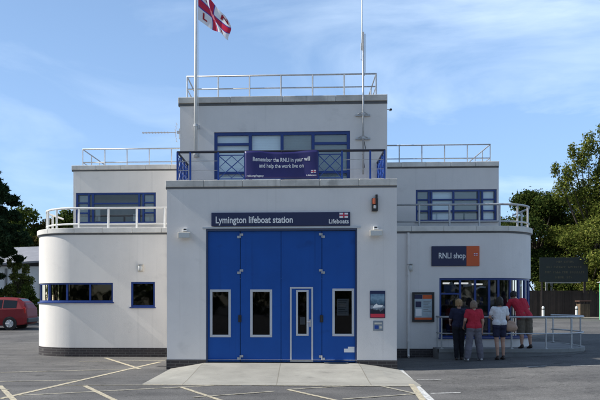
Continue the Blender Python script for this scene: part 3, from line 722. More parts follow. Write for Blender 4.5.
ta = empty('television_aerial', (0, 0, 0), 'spiky television aerial on a short arm off the upper block side', 'aerial')
zt = 7.12; yt = 4.3
q = MB(); q.tube([(-5.05, yt, zt), (-3.95, yt, zt)], .014, 6); q.build('boom', M['alu'], ta)
q = MB()
for k in range(9): xx = -5.02 + .1 * k; q.tube([(xx, yt - .11, zt), (xx, yt + .11, zt)], .006, 5); q.tube([(xx, yt, zt - .035), (xx, yt, zt + .035)], .008, 5)
q.build('element', M['alu'], ta)
q = MB()
for k in range(6): q.tube([(-3.98 + .02 * abs(k - 2.5), yt - .16, zt - .28 + .11 * k), (-3.98 + .02 * abs(k - 2.5), yt + .16, zt - .28 + .11 * k)], .006, 5)
q.tube([(-3.94, yt, zt - .3), (-3.98, yt, zt), (-3.94, yt, zt + .3)], .008, 5); q.build('reflector', M['alu'], ta)
q = MB(); q.tube([(-3.85, yt, zt + .12), (-3.85, yt, zt - .2), (-3.62, yt, zt - .3), (-3.352, yt, zt - .33)], .016, 6); q.box(-3.92, -3.80, yt - .04, yt + .04, zt - .04, zt + .04); q.build('mounting_arm', M['galv'], ta)

# ------------------------------------------------------------------ wall fittings
M['lampglass'] = mat('lamp_glass', (.55, .56, .55), .15, .1, 20)
def floodlight(x, z, label):
    e = empty('floodlight', (x, 0, z), label, 'floodlight', 'floodlights beside the blue doors')
    q = MB(); q.add([(-.16, -.20, -.08), (.16, -.20, -.08), (.16, -.20, .08), (-.16, -.20, .08), (-.13, -.06, -.04), (.13, -.06, -.04), (.13, -.06, .09), (-.13, -.06, .09)], [(0, 1, 2, 3), (4, 7, 6, 5), (0, 4, 5, 1), (1, 5, 6, 2), (2, 6, 7, 3), (3, 7, 4, 0)])
    q.build('housing', M['cream'], e, bevel=.012)
    q = MB(); q.box(-.135, .135, -.207, -.2005, -.06, .062); q.build('lens', M['lampglass'], e)
    q = MB(); q.box(-.05, .05, -.06, -.001, .06, .19); q.box(-.06, .06, -.14, -.05, .1, .13); q.build('bracket', M['white'], e, bevel=.006)
    q = MB(); q.box(-.03, .03, -.10, -.04, .13, .17); q.build('sensor', M['black'], e)
    return e
floodlight(-2.88, 3.36, 'cream floodlight on the grey wall left of the blue doors'); floodlight(1.87, 3.39, 'cream floodlight on the grey wall right of the blue doors')
e = empty('alarm_beacon', (1.85, 0, 4.15), 'narrow black and orange alarm beacon high on the bay wall', 'alarm')
q = MB(); q.box(-.075, .075, -.09, -.001, -.2, .12); q.build('housing', M['black'], e, bevel=.008)
q = MB(); q.box(.015, .07, -.08, -.001, .121, .21); q.build('cap', M['black'], e, bevel=.006)
q = MB(); q.box(-.055, .01, -.12, -.0905, -.03, .105); q.build('orange_lens', mat('orange_lens', (.75, .16, .06), .3), e, bevel=.01)
q = MB(); q.box(-.03, .03, -.11, -.0905, -.14, -.06); q.build('white_lens', M['lampglass'], e, bevel=.008)
def bulk(x, z, label):
    e = empty('wall_light', (x, WY, z), label, 'wall light', 'small oval wall lights on the wings')
    q = MB(); q.box(-.09, .09, -.05, -.001, -.12, .12); q.build('base', M['cream'], e, bevel=.03)
    q = MB(); q.ell((0, -.06, -.01), (.072, .05, .10)); q.build('diffuser', M['lampglass'], e, smooth=True)
    q = MB(); q.box(-.085, .085, -.12, -.05, .085, .105); q.build('hood', M['galv'], e, bevel=.006)
bulk(-4.92, 2.76, 'small cream wall light above the little left window'); bulk(3.33, 2.75, 'small grey wall light beside the shop sign')
e = empty('security_camera', (2.40, 2.0, 7.08), 'small white security camera at the upper block corner', 'camera')
q = MB(); q.tube([(.001, 0, 0), (.10, 0, .0)], .012, 6); q.build('arm', M['galv'], e)
q = MB(); q.tube([(.12, .06, .0), (.12, -.12, -.04)], .035, 10); q.build('camera_body', M['white'], e)
q = MB(); q.tube([(.12, -.121, -.04), (.12, -.14, -.045)], .028, 10); q.build('lens', M['black'], e)
# posters
def card(mb, x0, x1, z0, z1, y, t=.003): mb.box(x0, x1, y - t, y, z0, z1)
def poster_sea():
    m, nt, b = newmat('sea_print'); N, L = nt.nodes, nt.links
    tc = N.new('ShaderNodeTexCoord'); sx = N.new('ShaderNodeSeparateXYZ'); L.new(tc.outputs['Object'], sx.inputs[0])
    n = N.new('ShaderNodeTexNoise'); n.inputs['Scale'].default_value = 14; n.inputs['Detail'].default_value = 5; L.new(tc.outputs['Object'], n.inputs['Vector'])
    a = N.new('ShaderNodeMath'); a.operation = 'MULTIPLY_ADD'; a.inputs[1].default_value = .22; L.new(n.outputs[0], a.inputs[0]); L.new(sx.outputs[2], a.inputs[2])
    mr = N.new('ShaderNodeMapRange'); mr.inputs[1].default_value = 1.42; mr.inputs[2].default_value = 2.04; L.new(a.outputs[0], mr.inputs[0])
    cr = N.new('ShaderNodeValToRGB'); E = cr.color_ramp.elements
    E[0].color = (.006, .008, .02, 1); E[1].color = (.05, .12, .22, 1)
    for p, c in ((.30, (.01, .012, .03)), (.40, (.3, .36, .42)), (.47, (.03, .05, .09)), (.6, (.06, .13, .2)), (.78, (.2, .32, .42))): x = E.new(p); x.color = (*c, 1)
    L.new(mr.outputs[0], cr.inputs[0]); L.new(cr.outputs[0], b.inputs['Base Color']); b.inputs['Roughness'].default_value = .3
    return m
e = empty('poster', (0, 0, 0), 'tall poster of a lifeboat at sea with red foot strip', 'poster')
q = MB(); card(q, 1.735, 2.11, 1.30, 1.975, -.002, .02); q.build('frame', M['navy'], e, bevel=.004)
q = MB(); card(q, 1.75, 2.095, 1.41, 1.90, -.0225); q.build('print', poster_sea(), e)
q = MB(); card(q, 1.75, 2.095, 1.315, 1.405, -.0225); q.build('red_strip', M['redp'], e)
q = MB(); q.add([(1.80, -.027, 1.55), (2.03, -.027, 1.57), (2.06, -.027, 1.62), (1.93, -.027, 1.625), (1.90, -.027, 1.66), (1.84, -.027, 1.62)], [(0, 1, 2, 3, 4, 5)]); q.build('boat_picture', M['txt'], e)
e = empty('notice_plate', (0, 0, 0), 'small grey notice plate under the lifeboat poster', 'notice')
q = MB(); card(q, 1.81, 2.06, .985, 1.23, -.002, .012); q.build('plate', mat('plate_grey', (.25, .29, .34), .4, .25, 12), e, bevel=.003)
q = MB(); card(q, 1.85, 1.95, 1.03, 1.12, -.0145); q.build('picture', M['bluerail'], e)
q = MB(); card(q, 1.97, 2.03, 1.04, 1.1, -.0145); card(q, 1.85, 2.03, 1.15, 1.19, -.0145); q.build('picture', M['cream'], e)
e = empty('poster_case', (0, 0, 0), 'dark framed poster case on the wall beside the shop window', 'notice board')
x0, x1, z0, z1 = 3.40, 4.06, 1.095, 1.995
q = MB(); q.box(x0, x1, sy - .03, sy - .002, z0, z1); ring(q, x0, x1, z0, z1, .06, sy - .06, sy - .031); q.build('frame', M['black'], e, bevel=.004)
q = MB(); card(q, x0 + .07, x1 - .07, z0 + .07, z1 - .07, sy - .0305); q.build('sheet', mat('poster_sheet', (.40, .48, .52), .6, .2, 5), e)
for c_ in ((x0 + .31, x1 - .07, z1 - .20, z1 - .08), (x0 + .07, x1 - .07, z0 + .07, z0 + .13)): q = MB(); card(q, *c_, sy - .035); q.build('orange_strip', M['orange'], e)
q = MB(); card(q, x0 + .07, x0 + .30, z1 - .20, z1 - .08, sy - .035); card(q, x0 + .1, x0 + .27, z1 - .45, z1 - .28, sy - .035); q.build('picture', M['navy'], e)
q = MB()
for k in range(7): card(q, x0 + .33, x1 - .1 - .04 * (k % 3), z1 - .28 - .05 * k, z1 - .265 - .05 * k, sy - .035)
q.build('printed_lines', M['kerb'], e)
q = MB(); card(q, x0 + .1, x0 + .28, z1 - .72, z1 - .5, sy - .035); q.build('leaflet', M['txt'], e)
# notices in the door windows
e = empty('paper_notice', (0, 0, 0), 'white paper notice taped inside the right hand door window', 'notice')
q = MB(); card(q, .93, 1.22, 1.36, 1.78, .135); q.build('sheet', M['txt'], e)
q = MB()
for k in range(8): card(q, .96, 1.19 - .03 * (k % 3), 1.73 - .045 * k, 1.742 - .045 * k, .131, .001)
q.build('printed_lines', M['kerb'], e)
o = tag(MB().box(-.0, .13, .108, .112, 1.13, 1.32).build('paper_notice', M['txt']), 'small white paper notice in the narrow wicket door window', 'notice')
q = MB(); q.box(1.10, 1.36, .069, .0745, .44, .53); q.box(1.2, 1.36, .069, .0745, .531, .58)
tag(q.build('door_sticker', M['txt']), 'white sticker low on the right hand blue door leaf', 'sticker')
o = tag(MB().box(.6, 1.2, -.06, .06, .172, .19).build('door_mat', M['flash'], bevel=.005), 'small dark mat lying on the concrete at the door foot', 'mat')

# ------------------------------------------------------------------ shop interior
M['shelf'] = mat('shelf_board', (.16, .14, .13), .6, .2, 4)
M['strip'] = emis('glow_strip', (1, .97, .9), .9)  # glowing strips added in place of bright reflections on the shop glass
for i, (x, y, z, l) in enumerate(((4.75, 5.0, 2.28, .22), (5.15, 4.7, 2.27, .42), (5.75, 5.1, 2.25, .34))):
    e = tag(MB().box(x - l / 2, x + l / 2, y - .05, y + .05, z, z + .05).build('reflection_strip', M['strip']), ('short', 'longest', 'middle sized')[i] + ' glowing strip added as a reflection in the dark shop', 'added glow', 'glowing strips added inside the shop')
goods = [(.3, .03, .03), (.4, .4, .44), (.03, .07, .25), (.2, .16, .08), (.04, .14, .12), (.14, .15, .18)]
gm = [mat('goods_' + n_, c, .7, .2, 8) for n_, c in zip(('red', 'white', 'blue', 'yellow', 'green', 'grey'), goods)]
for i, (x, y, ln) in enumerate(((4.75, 4.3, .7), (5.75, 4.35, .7))):
    e = empty('display_shelf', (x, y, .34), ('left', 'right')[i] + ' display shelf of goods behind the shop window', 'shelf', 'shelves in the shop window')
    q = MB()
    for z in (.35, .8, 1.25): q.box(-ln / 2, ln / 2, -.15, .15, z, z + .03)
    q.box(-ln / 2 - .03, -ln / 2, -.15, .15, 0, 1.6); q.box(ln / 2, ln / 2 + .03, -.15, .15, 0, 1.6); q.build('rack', M['shelf'], e)
    for z in (.38, .83, 1.28):
        q = MB(); xx = -ln / 2 + .03
        while xx < ln / 2 - .12:
            w_ = rnd.uniform(.06, .14); q.cur = rnd.randrange(6); q.box(xx, xx + w_, -.12, .1, z, z + rnd.uniform(.12, .36)); xx += w_ + rnd.uniform(.01, .05)
        q.build('goods', gm, e)
for k, (vs_, lab) in enumerate(((((4.56, 2.26), (4.70, 2.13), (4.84, 2.07), (4.86, 2.12), (4.76, 2.2), (4.62, 2.33)), 'swooping white shape added as a reflection at the shop window top left'),
                              (((4.98, 2.15), (5.24, 2.18), (5.24, 2.26), (4.98, 2.23)), 'short straight white strip added as a reflection in the shop window'),
                              (((5.36, 2.06), (5.5, 2.13), (5.66, 2.12), (5.66, 2.17), (5.5, 2.19), (5.36, 2.12)), 'bent white strip added as a reflection in the shop window'))):
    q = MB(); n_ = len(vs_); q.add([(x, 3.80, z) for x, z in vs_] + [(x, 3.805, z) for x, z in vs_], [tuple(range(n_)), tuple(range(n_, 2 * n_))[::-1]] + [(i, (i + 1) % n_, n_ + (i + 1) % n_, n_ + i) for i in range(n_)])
    tag(q.build('reflection_shape', M['txt']), lab, 'added_reflection', 'white shapes added as reflections in the shop window')  # white cut outs shaped like bright reflections on the shop glass
o = tag(MB().box(4.38, 4.72, 3.71, 3.716, 1.95, 2.22).build('window_poster', mat('blue_print', (.12, .2, .42), .5, .3, 12)), 'small pale blue poster inside the shop window glass', 'poster')

# ------------------------------------------------------------------ shop platform and handrail
pts = [(4.02, 2.75), (6.95, 2.75)] + [(6.95 + 1.85 * math.sin(t), 2.75 + 1.85 - 1.85 * math.cos(t)) for t in [k * math.pi / 20 for k in range(1, 11)]] + [(8.8, 5.6), (8.6, 6.4)]
PZ = .34
q = MB(); q.prism(pts + [(7.2, 6.4), (7.2, 4.95), (6.7, 4.0), (5.78, 3.57), (4.02, 3.57)], -.1, PZ - .012)
pf = tag(q.build('shop_platform', mat('platform_slab', (.2, .2, .2), .85, .25, 2)), 'raised grey platform with pale kerb edge in front of the shop', 'platform')
q = MB()
for (x0, y0), (x1, y1) in zip(pts[:-1], pts[1:]):
    d = Vector((x1 - x0, y1 - y0)).normalized(); nn = Vector((d.y, -d.x))
    q.add([(x0 + nn.x * .02, y0 + nn.y * .02, PZ - .10), (x1 + nn.x * .02, y1 + nn.y * .02, PZ - .10), (x1 + nn.x * .02, y1 + nn.y * .02, PZ), (x0 + nn.x * .02, y0 + nn.y * .02, PZ),
           (x0 - nn.x * .12, y0 - nn.y * .12, PZ - .10), (x1 - nn.x * .12, y1 - nn.y * .12, PZ - .10), (x1 - nn.x * .12, y1 - nn.y * .12, PZ), (x0 - nn.x * .12, y0 - nn.y * .12, PZ)],
          [(0, 1, 2, 3), (3, 2, 6, 7), (7, 6, 5, 4), (0, 3, 7, 4), (1, 5, 6, 2)])
q.build('kerb_edge', M['kerb'], pf)
e = empty('handrail', (0, 0, PZ), 'galvanised two rail handrail curving round the shop platform', 'handrail')
rp = [(x - .0, y + .07) for x, y in pts[:-3]] + [(8.72, 5.4), (8.55, 6.2)]
rp[0] = (4.12, 2.82)
for z, r in ((.92, .028), (.44, .022)):
    q = MB(); q.tube([(4.12, 3.5, z), (4.12, 3.0, z)] + [(x, y, z) for x, y in rp], r, 8); q.build('rail', M['galv'], e, smooth=True)
for x, y in ((4.12, 2.84), (4.12, 3.4), (6.12, 2.82), (7.10, 2.83), (7.95, 3.14), (8.60, 4.04), (8.74, 5.0), (8.57, 6.1)):
    q = MB(); q.tube([(x, y, 0), (x, y, .9)], .024, 8); q.tube([(x, y, 0), (x, y, .012)], .06, 10); q.build('post', M['galv'], e)

# ------------------------------------------------------------------ people
M['skin'] = mat('skin', (.48, .28, .20), .55, .06, 12)
def hand(mb, w, d, side, curl=.5):
    """five fingers from the wrist along d; side = thumb direction"""
    w = Vector(w); d = Vector(d).normalized(); s_ = Vector(side); s_ = (s_ - d * s_.dot(d)).normalized(); n = d.cross(s_).normalized()
    k = w + d * .085
    mb.caps(w, .024, k + s_ * .012, .021); mb.caps(w, .022, k - s_ * .018, .019); mb.caps(w + d * .02, .02, k, .02)
    for i, (o, l) in enumerate(((.030, .068), (.010, .076), (-.010, .070), (-.030, .054))):
        b = k + s_ * o; m_ = b + (d * math.cos(curl * .5) + n * math.sin(curl * .5)) * l * .5; t = m_ + (d * math.cos(curl * 1.3) + n * math.sin(curl * 1.3)) * l * .5
        mb.caps(b - d * .01, .0098, m_, .009, 8); mb.caps(m_, .009, t, .0078, 8)
    b = w + d * .025 + s_ * .024; m_ = b + (d * .65 + s_ * .6 + n * .3).normalized() * .04; mb.caps(b, .013, m_, .0105, 8); mb.caps(m_, .0105, m_ + (d + n * .35).normalized() * .032, .009, 8)
FOLD = bpy.data.textures.new('cloth_folds', 'CLOUDS'); FOLD.noise_scale = .075; FOLD.noise_depth = 2
def remeshed(mb, name, m, parent, vox=.008, sm=3, matfn=None):
    o = mb.build(name, m, parent, True)
    r = o.modifiers.new('rm', 'REMESH'); r.mode = 'VOXEL'; r.voxel_size = vox; r.use_smooth_shade = True
    s_ = o.modifiers.new('sm', 'SMOOTH'); s_.iterations = sm; s_.factor = .5
    if name in ('shirt', 'trousers', 'shorts'):
        d = o.modifiers.new('folds', 'DISPLACE'); d.texture = FOLD; d.strength = .022; d.mid_level = .45
    return o
def person(loc, label, J, cols, rot=0, opts={}):
    """J: joints; every figure faces +Y locally"""
    e = empty('person', loc, label, 'person', None, rot)
    V = {k: Vector(v) for k, v in J.items()}
    slim = opts.get('slim', 1.0)
    b = MB()
    hd = V['head']; nk = V['neck']; ch = V['chest']; wa = V['waist']; pe = V['pelvis']
    fwd = (V.get('look', Vector((0, 1, 0)))).normalized()
    # trunk
    def trunk(mb, g, lo=True, hi=True):
        if hi:
            for sx in (-1, 1): mb.caps(ch + Vector((sx * .075, 0, .05)) * slim, .095 * slim + g, wa + Vector((sx * .055, 0, 0)) * slim, .088 * slim + g)
            mb.caps(ch, .105 * slim + g, wa, .1 * slim + g)
        if lo:
            for sx in (-1, 1): mb.caps(wa + Vector((sx * .055, 0, 0)) * slim, .09 * slim + g, pe + Vector((sx * .08, -.01, -.02)) * slim, .105 * slim + g)
    trunk(b, 0)
    b.caps(ch + Vector((0, 0, .08)), .06, nk, .052); b.caps(nk, .05, hd - Vector((0, 0, .06)), .05)
    for s_ in ('l', 'r'):
        b.caps(ch + (V['sh' + s_] - ch) * .4 + Vector((0, 0, .05)), .06 * slim, V['sh' + s_], .054 * slim)
        b.caps(V['sh' + s_], .052 * slim, V['el' + s_], .040 * slim); b.caps(V['el' + s_], .039 * slim, V['wr' + s_], .026)
        dv = (V['wr' + s_] - V['el' + s_]); hand(b, V['wr' + s_], dv + Vector(opts.get('hd', (0, 0, -.05))), fwd + Vector((0, 0, .1)), opts.get('curl', .6))
        b.caps(V['hip' + s_], .088 * slim, V['kn' + s_], .058 * slim); b.caps(V['kn' + s_], .055 * slim, V['kn' + s_] * .62 + V['an' + s_] * .38 - fwd * .018, .055 * slim); b.caps(V['kn' + s_] * .62 + V['an' + s_] * .38 - fwd * .015, .052 * slim, V['an' + s_], .036)
        b.caps(V['an' + s_] - fwd * .03 - Vector((0, 0, .035)), .036, V['an' + s_] + fwd * .12 - Vector((0, 0, .05)), .03)
    # head with face
    up = Vector((0, 0, 1)); rt = fwd.cross(up).normalized(); rm = Matrix((rt, fwd, up)).transposed()
    q = lambda x, y, z: hd + rm @ Vector((x, y, z))
    b.ell(q(0, -.012, .02), (.073, .088, .090), rot=rm); b.ell(q(0, .018, -.045), (.056, .066, .062), rot=rm); b.caps(q(0, .05, -.085), .022, q(0, .066, -.088), .018)
    b.caps(q(0, .082, .01), .009, q(0, .102, -.026), .013); b.caps(q(-.02, .078, -.058), .008, q(.02, .078, -.058), .008); b.caps(q(-.03, .072, .024), .012, q(.03, .072, .024), .012)
    for sx in (-1, 1): b.ell(q(sx * .072, -.005, -.01), (.012, .020, .032), rot=rm)
    body = remeshed(b, 'body', cols.get('skin', M['skin']), e, .0065)
    for sx in (-1, 1):
        z = MB(); z.ell(q(sx * .031, .073, .004), (.013, .008, .008), 10, 7, rm); z.build('eye', M['white'], e, True)
    # hair
    h = MB(); hl = opts.get('hair', .0)
    h.ell(q(0, -.022, .036), (.084, .098, .096), rot=rm); h.ell(q(0, -.03, .07), (.068, .078, .074), rot=rm)
    for k in range(9):
        a = math.pi * (k / 8); h.caps(q(.07 * math.cos(a), -.03 - .055 * math.sin(a), .03), .030, q(.074 * math.cos(a) * (1 + .1 * hl), -.035 - .06 * math.sin(a), -.02 - hl), .026)
    for k in range(14):
        a = rnd.uniform(0, 6.28); z_ = rnd.uniform(.0, .10); k_ = math.sqrt(max(.1, 1 - (z_ / .13) ** 2)); h.ell(q(.062 * k_ * math.cos(a), -.035 + .062 * k_ * math.sin(a) * (1 if math.sin(a) < 0 else .3), z_), (.030, .030, .024))
    for k in range(110):
        a = rnd.uniform(math.pi * .92, math.pi * 2.08); z0 = rnd.uniform(.02, .12); c0 = math.sqrt(max(.05, 1 - ((z0 - .036) / .1) ** 2)); l = rnd.uniform(.05, .09) + hl * rnd.uniform(.6, 1.1); wob = rnd.uniform(-.25, .25)
        p0 = q(.083 * c0 * math.cos(a), -.024 + .097 * c0 * math.sin(a), z0); p1 = q(.089 * math.cos(a + wob * .4), -.026 + .10 * math.sin(a + wob * .4), z0 - l * .5); p2 = q((.080 + .02 * rnd.random()) * math.cos(a + wob), -.03 + (.088 + .02 * rnd.random()) * math.sin(a + wob), max(z0 - l, -.09 - hl))
        h.caps(p0, .008, p1, .010, 6); h.caps(p1, .010, p2, .005, 6)
    remeshed(h, 'hair', cols['hair'], e, .0055, 1)
    # top
    t = MB(); trunk(t, .020, False)
    tail = opts['tail'] if 'tail' in opts else .5 if opts.get('long_top', True) else .30
    for sx in (-1, 1): t.caps(wa + Vector((sx * .055, 0, 0)) * slim, .112 * slim, wa + (pe - wa) * tail + Vector((sx * .075, -.005, -.03)) * slim, .132 * slim)
    t.caps(ch + Vector((0, 0, .085)), .066, nk - Vector((0, 0, .035)), .055)
    for s_ in ('l', 'r'):
        t.caps(ch + (V['sh' + s_] - ch) * .4 + Vector((0, 0, .05)), .072 * slim, V['sh' + s_], .066 * slim)
        f = opts.get('sleeve', .6); en = V['sh' + s_] + (V['el' + s_] - V['sh' + s_]) * min(f, 1)
        t.caps(V['sh' + s_], .065 * slim, en, .058 * slim)
        if f > 1: t.caps(V['el' + s_], .052, V['el' + s_] + (V['wr' + s_] - V['el' + s_]) * (f - 1), .04)
    remeshed(t, 'shirt', cols['top'], e, .011, 3)
    # bottoms
    p = MB(); f = opts.get('leg', .97)
    for sx in (-1, 1): p.caps(pe + Vector((sx * .07, -.005, .03)) * 1, .104 * slim, pe + Vector((sx * .085, -.012, -.04)), .117 * slim)
    for s_ in ('l', 'r'):
        if f > .55:
            wide = opts.get('wide', .0)
            p.caps(V['hip' + s_], .104 * slim, V['kn' + s_], .076 * slim + wide); p.caps(V['kn' + s_], .076 * slim + wide, V['kn' + s_] * .6 + V['an' + s_] * .4 - fwd * .016, .072 * slim + wide); p.caps(V['kn' + s_] * .6 + V['an' + s_] * .4 - fwd * .016, .072 * slim + wide, V['kn' + s_] + (V['an' + s_] - V['kn' + s_]) * f, .062 + wide)
        else:
            g_ = f / .5; p.caps(V['hip' + s_], .104 * slim, V['hip' + s_] + (V['kn' + s_] - V['hip' + s_]) * g_, .088 * slim + opts.get('wide', 0))
    remeshed(p, 'shorts' if f <= .55 else 'trousers', cols['bottom'], e, .011, 3)
    for s_ in ('l', 'r'):
        z = MB(); a = V['an' + s_]; z.caps(a - fwd * .045 - Vector((0, 0, .045)), .036, a + fwd * .13 - Vector((0, 0, .05)), .034); z.caps(a - fwd * .02, .042, a + fwd * .05 - Vector((0, 0, .035)), .040)
        q_ = remeshed(z, 'shoe', cols['shoe'], e, .01, 2)
    return e
def stance(k=1.0, **ov):
    J = dict(head=(0, .03, 1.555), neck=(0, 0, 1.43), chest=(0, 0, 1.26), waist=(0, 0, 1.06), pelvis=(0, 0, .93), shl=(-.17, 0, 1.375), shr=(.17, 0, 1.375),
             ell=(-.22, -.03, 1.10), elr=(.22, -.03, 1.10), wrl=(-.22, .06, .88), wrr=(.22, .06, .88), hipl=(-.09, 0, .88), hipr=(.09, 0, .88),
             knl=(-.10, .015, .48), knr=(.10, .015, .48), anl=(-.11, -.02, .085), anr=(.11, -.02, .085))
    J.update(ov); return {n: tuple(c * k for c in v) if n != 'look' else v for n, v in J.items()}
M['hair_fair'] = mat('fair_hair', (.36, .22, .10), .6, .3, 40); M['hair_grey'] = mat('grey_brown_hair', (.24, .17, .12), .6, .3, 40); M['hair_dark'] = mat('dark_hair', (.016, .012, .01), .5, .3, 40)
M['navycloth'] = mat('navy_cloth', (.018, .02, .05), .9, .15, 8); M['blackcloth'] = mat('black_cloth', (.012, .012, .018), .9, .15, 8)
M['redcloth'] = mat('red_cloth', (.50, .02, .045), .85, .15, 8, .2, 25); M['greycloth'] = mat('grey_cloth', (.17, .16, .19), .9, .15, 8, .2, 25); M['whitecloth'] = mat('white_cloth', (.72, .72, .74), .85, .1, 8, .2, 25)
M['khaki'] = mat('khaki_cloth', (.17, .14, .105), .9, .15, 8, .2, 25); M['shoew'] = mat('white_shoe', (.62, .58, .56), .6, .1, 20); M['shoed'] = mat('dark_shoe', (.05, .035, .03), .6, .1, 20)
person((4.50, 2.35, gz(4.5, 2.35)), 'woman in navy top and black trousers reaching towards the shop window',
       stance(1.03, shr=(.17, .02, 1.37), elr=(.24, .20, 1.16), wrr=(.14, .40, 1.24), ell=(-.23, .03, 1.12), wrl=(-.19, .24, 1.02), look=(.1, 1, 0), anl=(-.07, -.02, .085), knl=(-.075, .015, .48), anr=(.08, .03, .085), knr=(.08, .05, .48)),
       dict(hair=M['hair_fair'], top=M['navycloth'], bottom=M['blackcloth'], shoe=M['shoed']), 0, dict(sleeve=.8, hair=.03))
person((4.82, 1.98, gz(4.82, 1.98)), 'woman in red top, baggy grey trousers and white shoes',
       stance(1.0, look=(-.15, 1, -.05), ell=(-.25, -.02, 1.12), wrl=(-.24, .16, .96), elr=(.235, -.03, 1.10), wrr=(.225, .02, .87), anl=(-.19, -.03, .085), knl=(-.13, .02, .48), anr=(.20, .05, .085), knr=(.15, .06, .48), head=(-.01, .045, 1.545)),
       dict(hair=M['hair_grey'], top=M['redcloth'], bottom=M['greycloth'], shoe=M['shoew']), 0, dict(sleeve=.62, hair=.04, wide=.018, slim=1.06))
P3 = person((5.54, 2.05, gz(5.54, 2.05)), 'dark haired woman in white tee shirt and short navy shorts',
       stance(1.04, look=(-.1, 1, -.1), shl=(-.165, .01, 1.37), ell=(-.24, .06, 1.13), wrl=(-.15, .27, 1.10), elr=(.23, .0, 1.12), wrr=(.24, .17, 1.02), anl=(-.06, -.05, .085), anr=(.11, .03, .085), knl=(-.075, .0, .48), knr=(.10, .04, .48)),
       dict(hair=M['hair_dark'], top=M['whitecloth'], bottom=M['navycloth'], shoe=M['shoed']), 0, dict(sleeve=.6, hair=.075, leg=.26, slim=.98, long_top=False, wide=.01))
person((6.58, 3.2, PZ - .012), 'man in red tee shirt and khaki shorts leaning towards the shop window',
       stance(1.04, look=(-.35, 1, -.25), head=(-.20, .26, 1.50), neck=(-.16, .15, 1.405), chest=(-.10, .09, 1.25), waist=(-.02, .02, 1.06), pelvis=(.03, -.03, .93), shl=(-.31, .12, 1.34), shr=(.06, .10, 1.355),
              ell=(-.40, .20, 1.09), wrl=(-.30, .38, 1.0), elr=(.17, .08, 1.11), wrr=(.07, .30, 1.04), hipl=(-.06, -.03, .88), hipr=(.13, -.03, .88), knl=(-.05, .02, .48), knr=(.17, .03, .48), anl=(-.05, -.05, .085), anr=(.20, -.02, .085)),
       dict(hair=M['hair_dark'], top=M['redcloth'], bottom=M['khaki'], shoe=M['shoed']), 0, dict(sleeve=.72, hair=.0, leg=.52, slim=1.16, wide=.012, tail=.85))
# handbag carried by the woman in white
e = empty('handbag', (5.86, 2.07, .98), 'slouchy tan handbag hanging from the shoulder of the woman in white', 'handbag')
q = MB(); q.caps((-.05, -.02, .02), .13, (.07, .02, .0), .12); q.caps((-.03, 0, .12), .09, (.05, .01, .11), .085); q.xform(Matrix.Diagonal((1, .55, 1, 1))); remeshed(q, 'bag_body', mat('tan_leather', (.42, .27, .19), .55, .2, 9, .2, 18), e, .012, 4)
q = MB(); q.tube([(-.10, 0, .14), (-.13, -.005, .30), (-.145, -.01, .44), (-.14, .05, .50), (-.12, .08, .42), (-.06, .06, .28), (.06, .03, .14)], .011, 6); q.build('strap', M['shoed'], e, smooth=True)

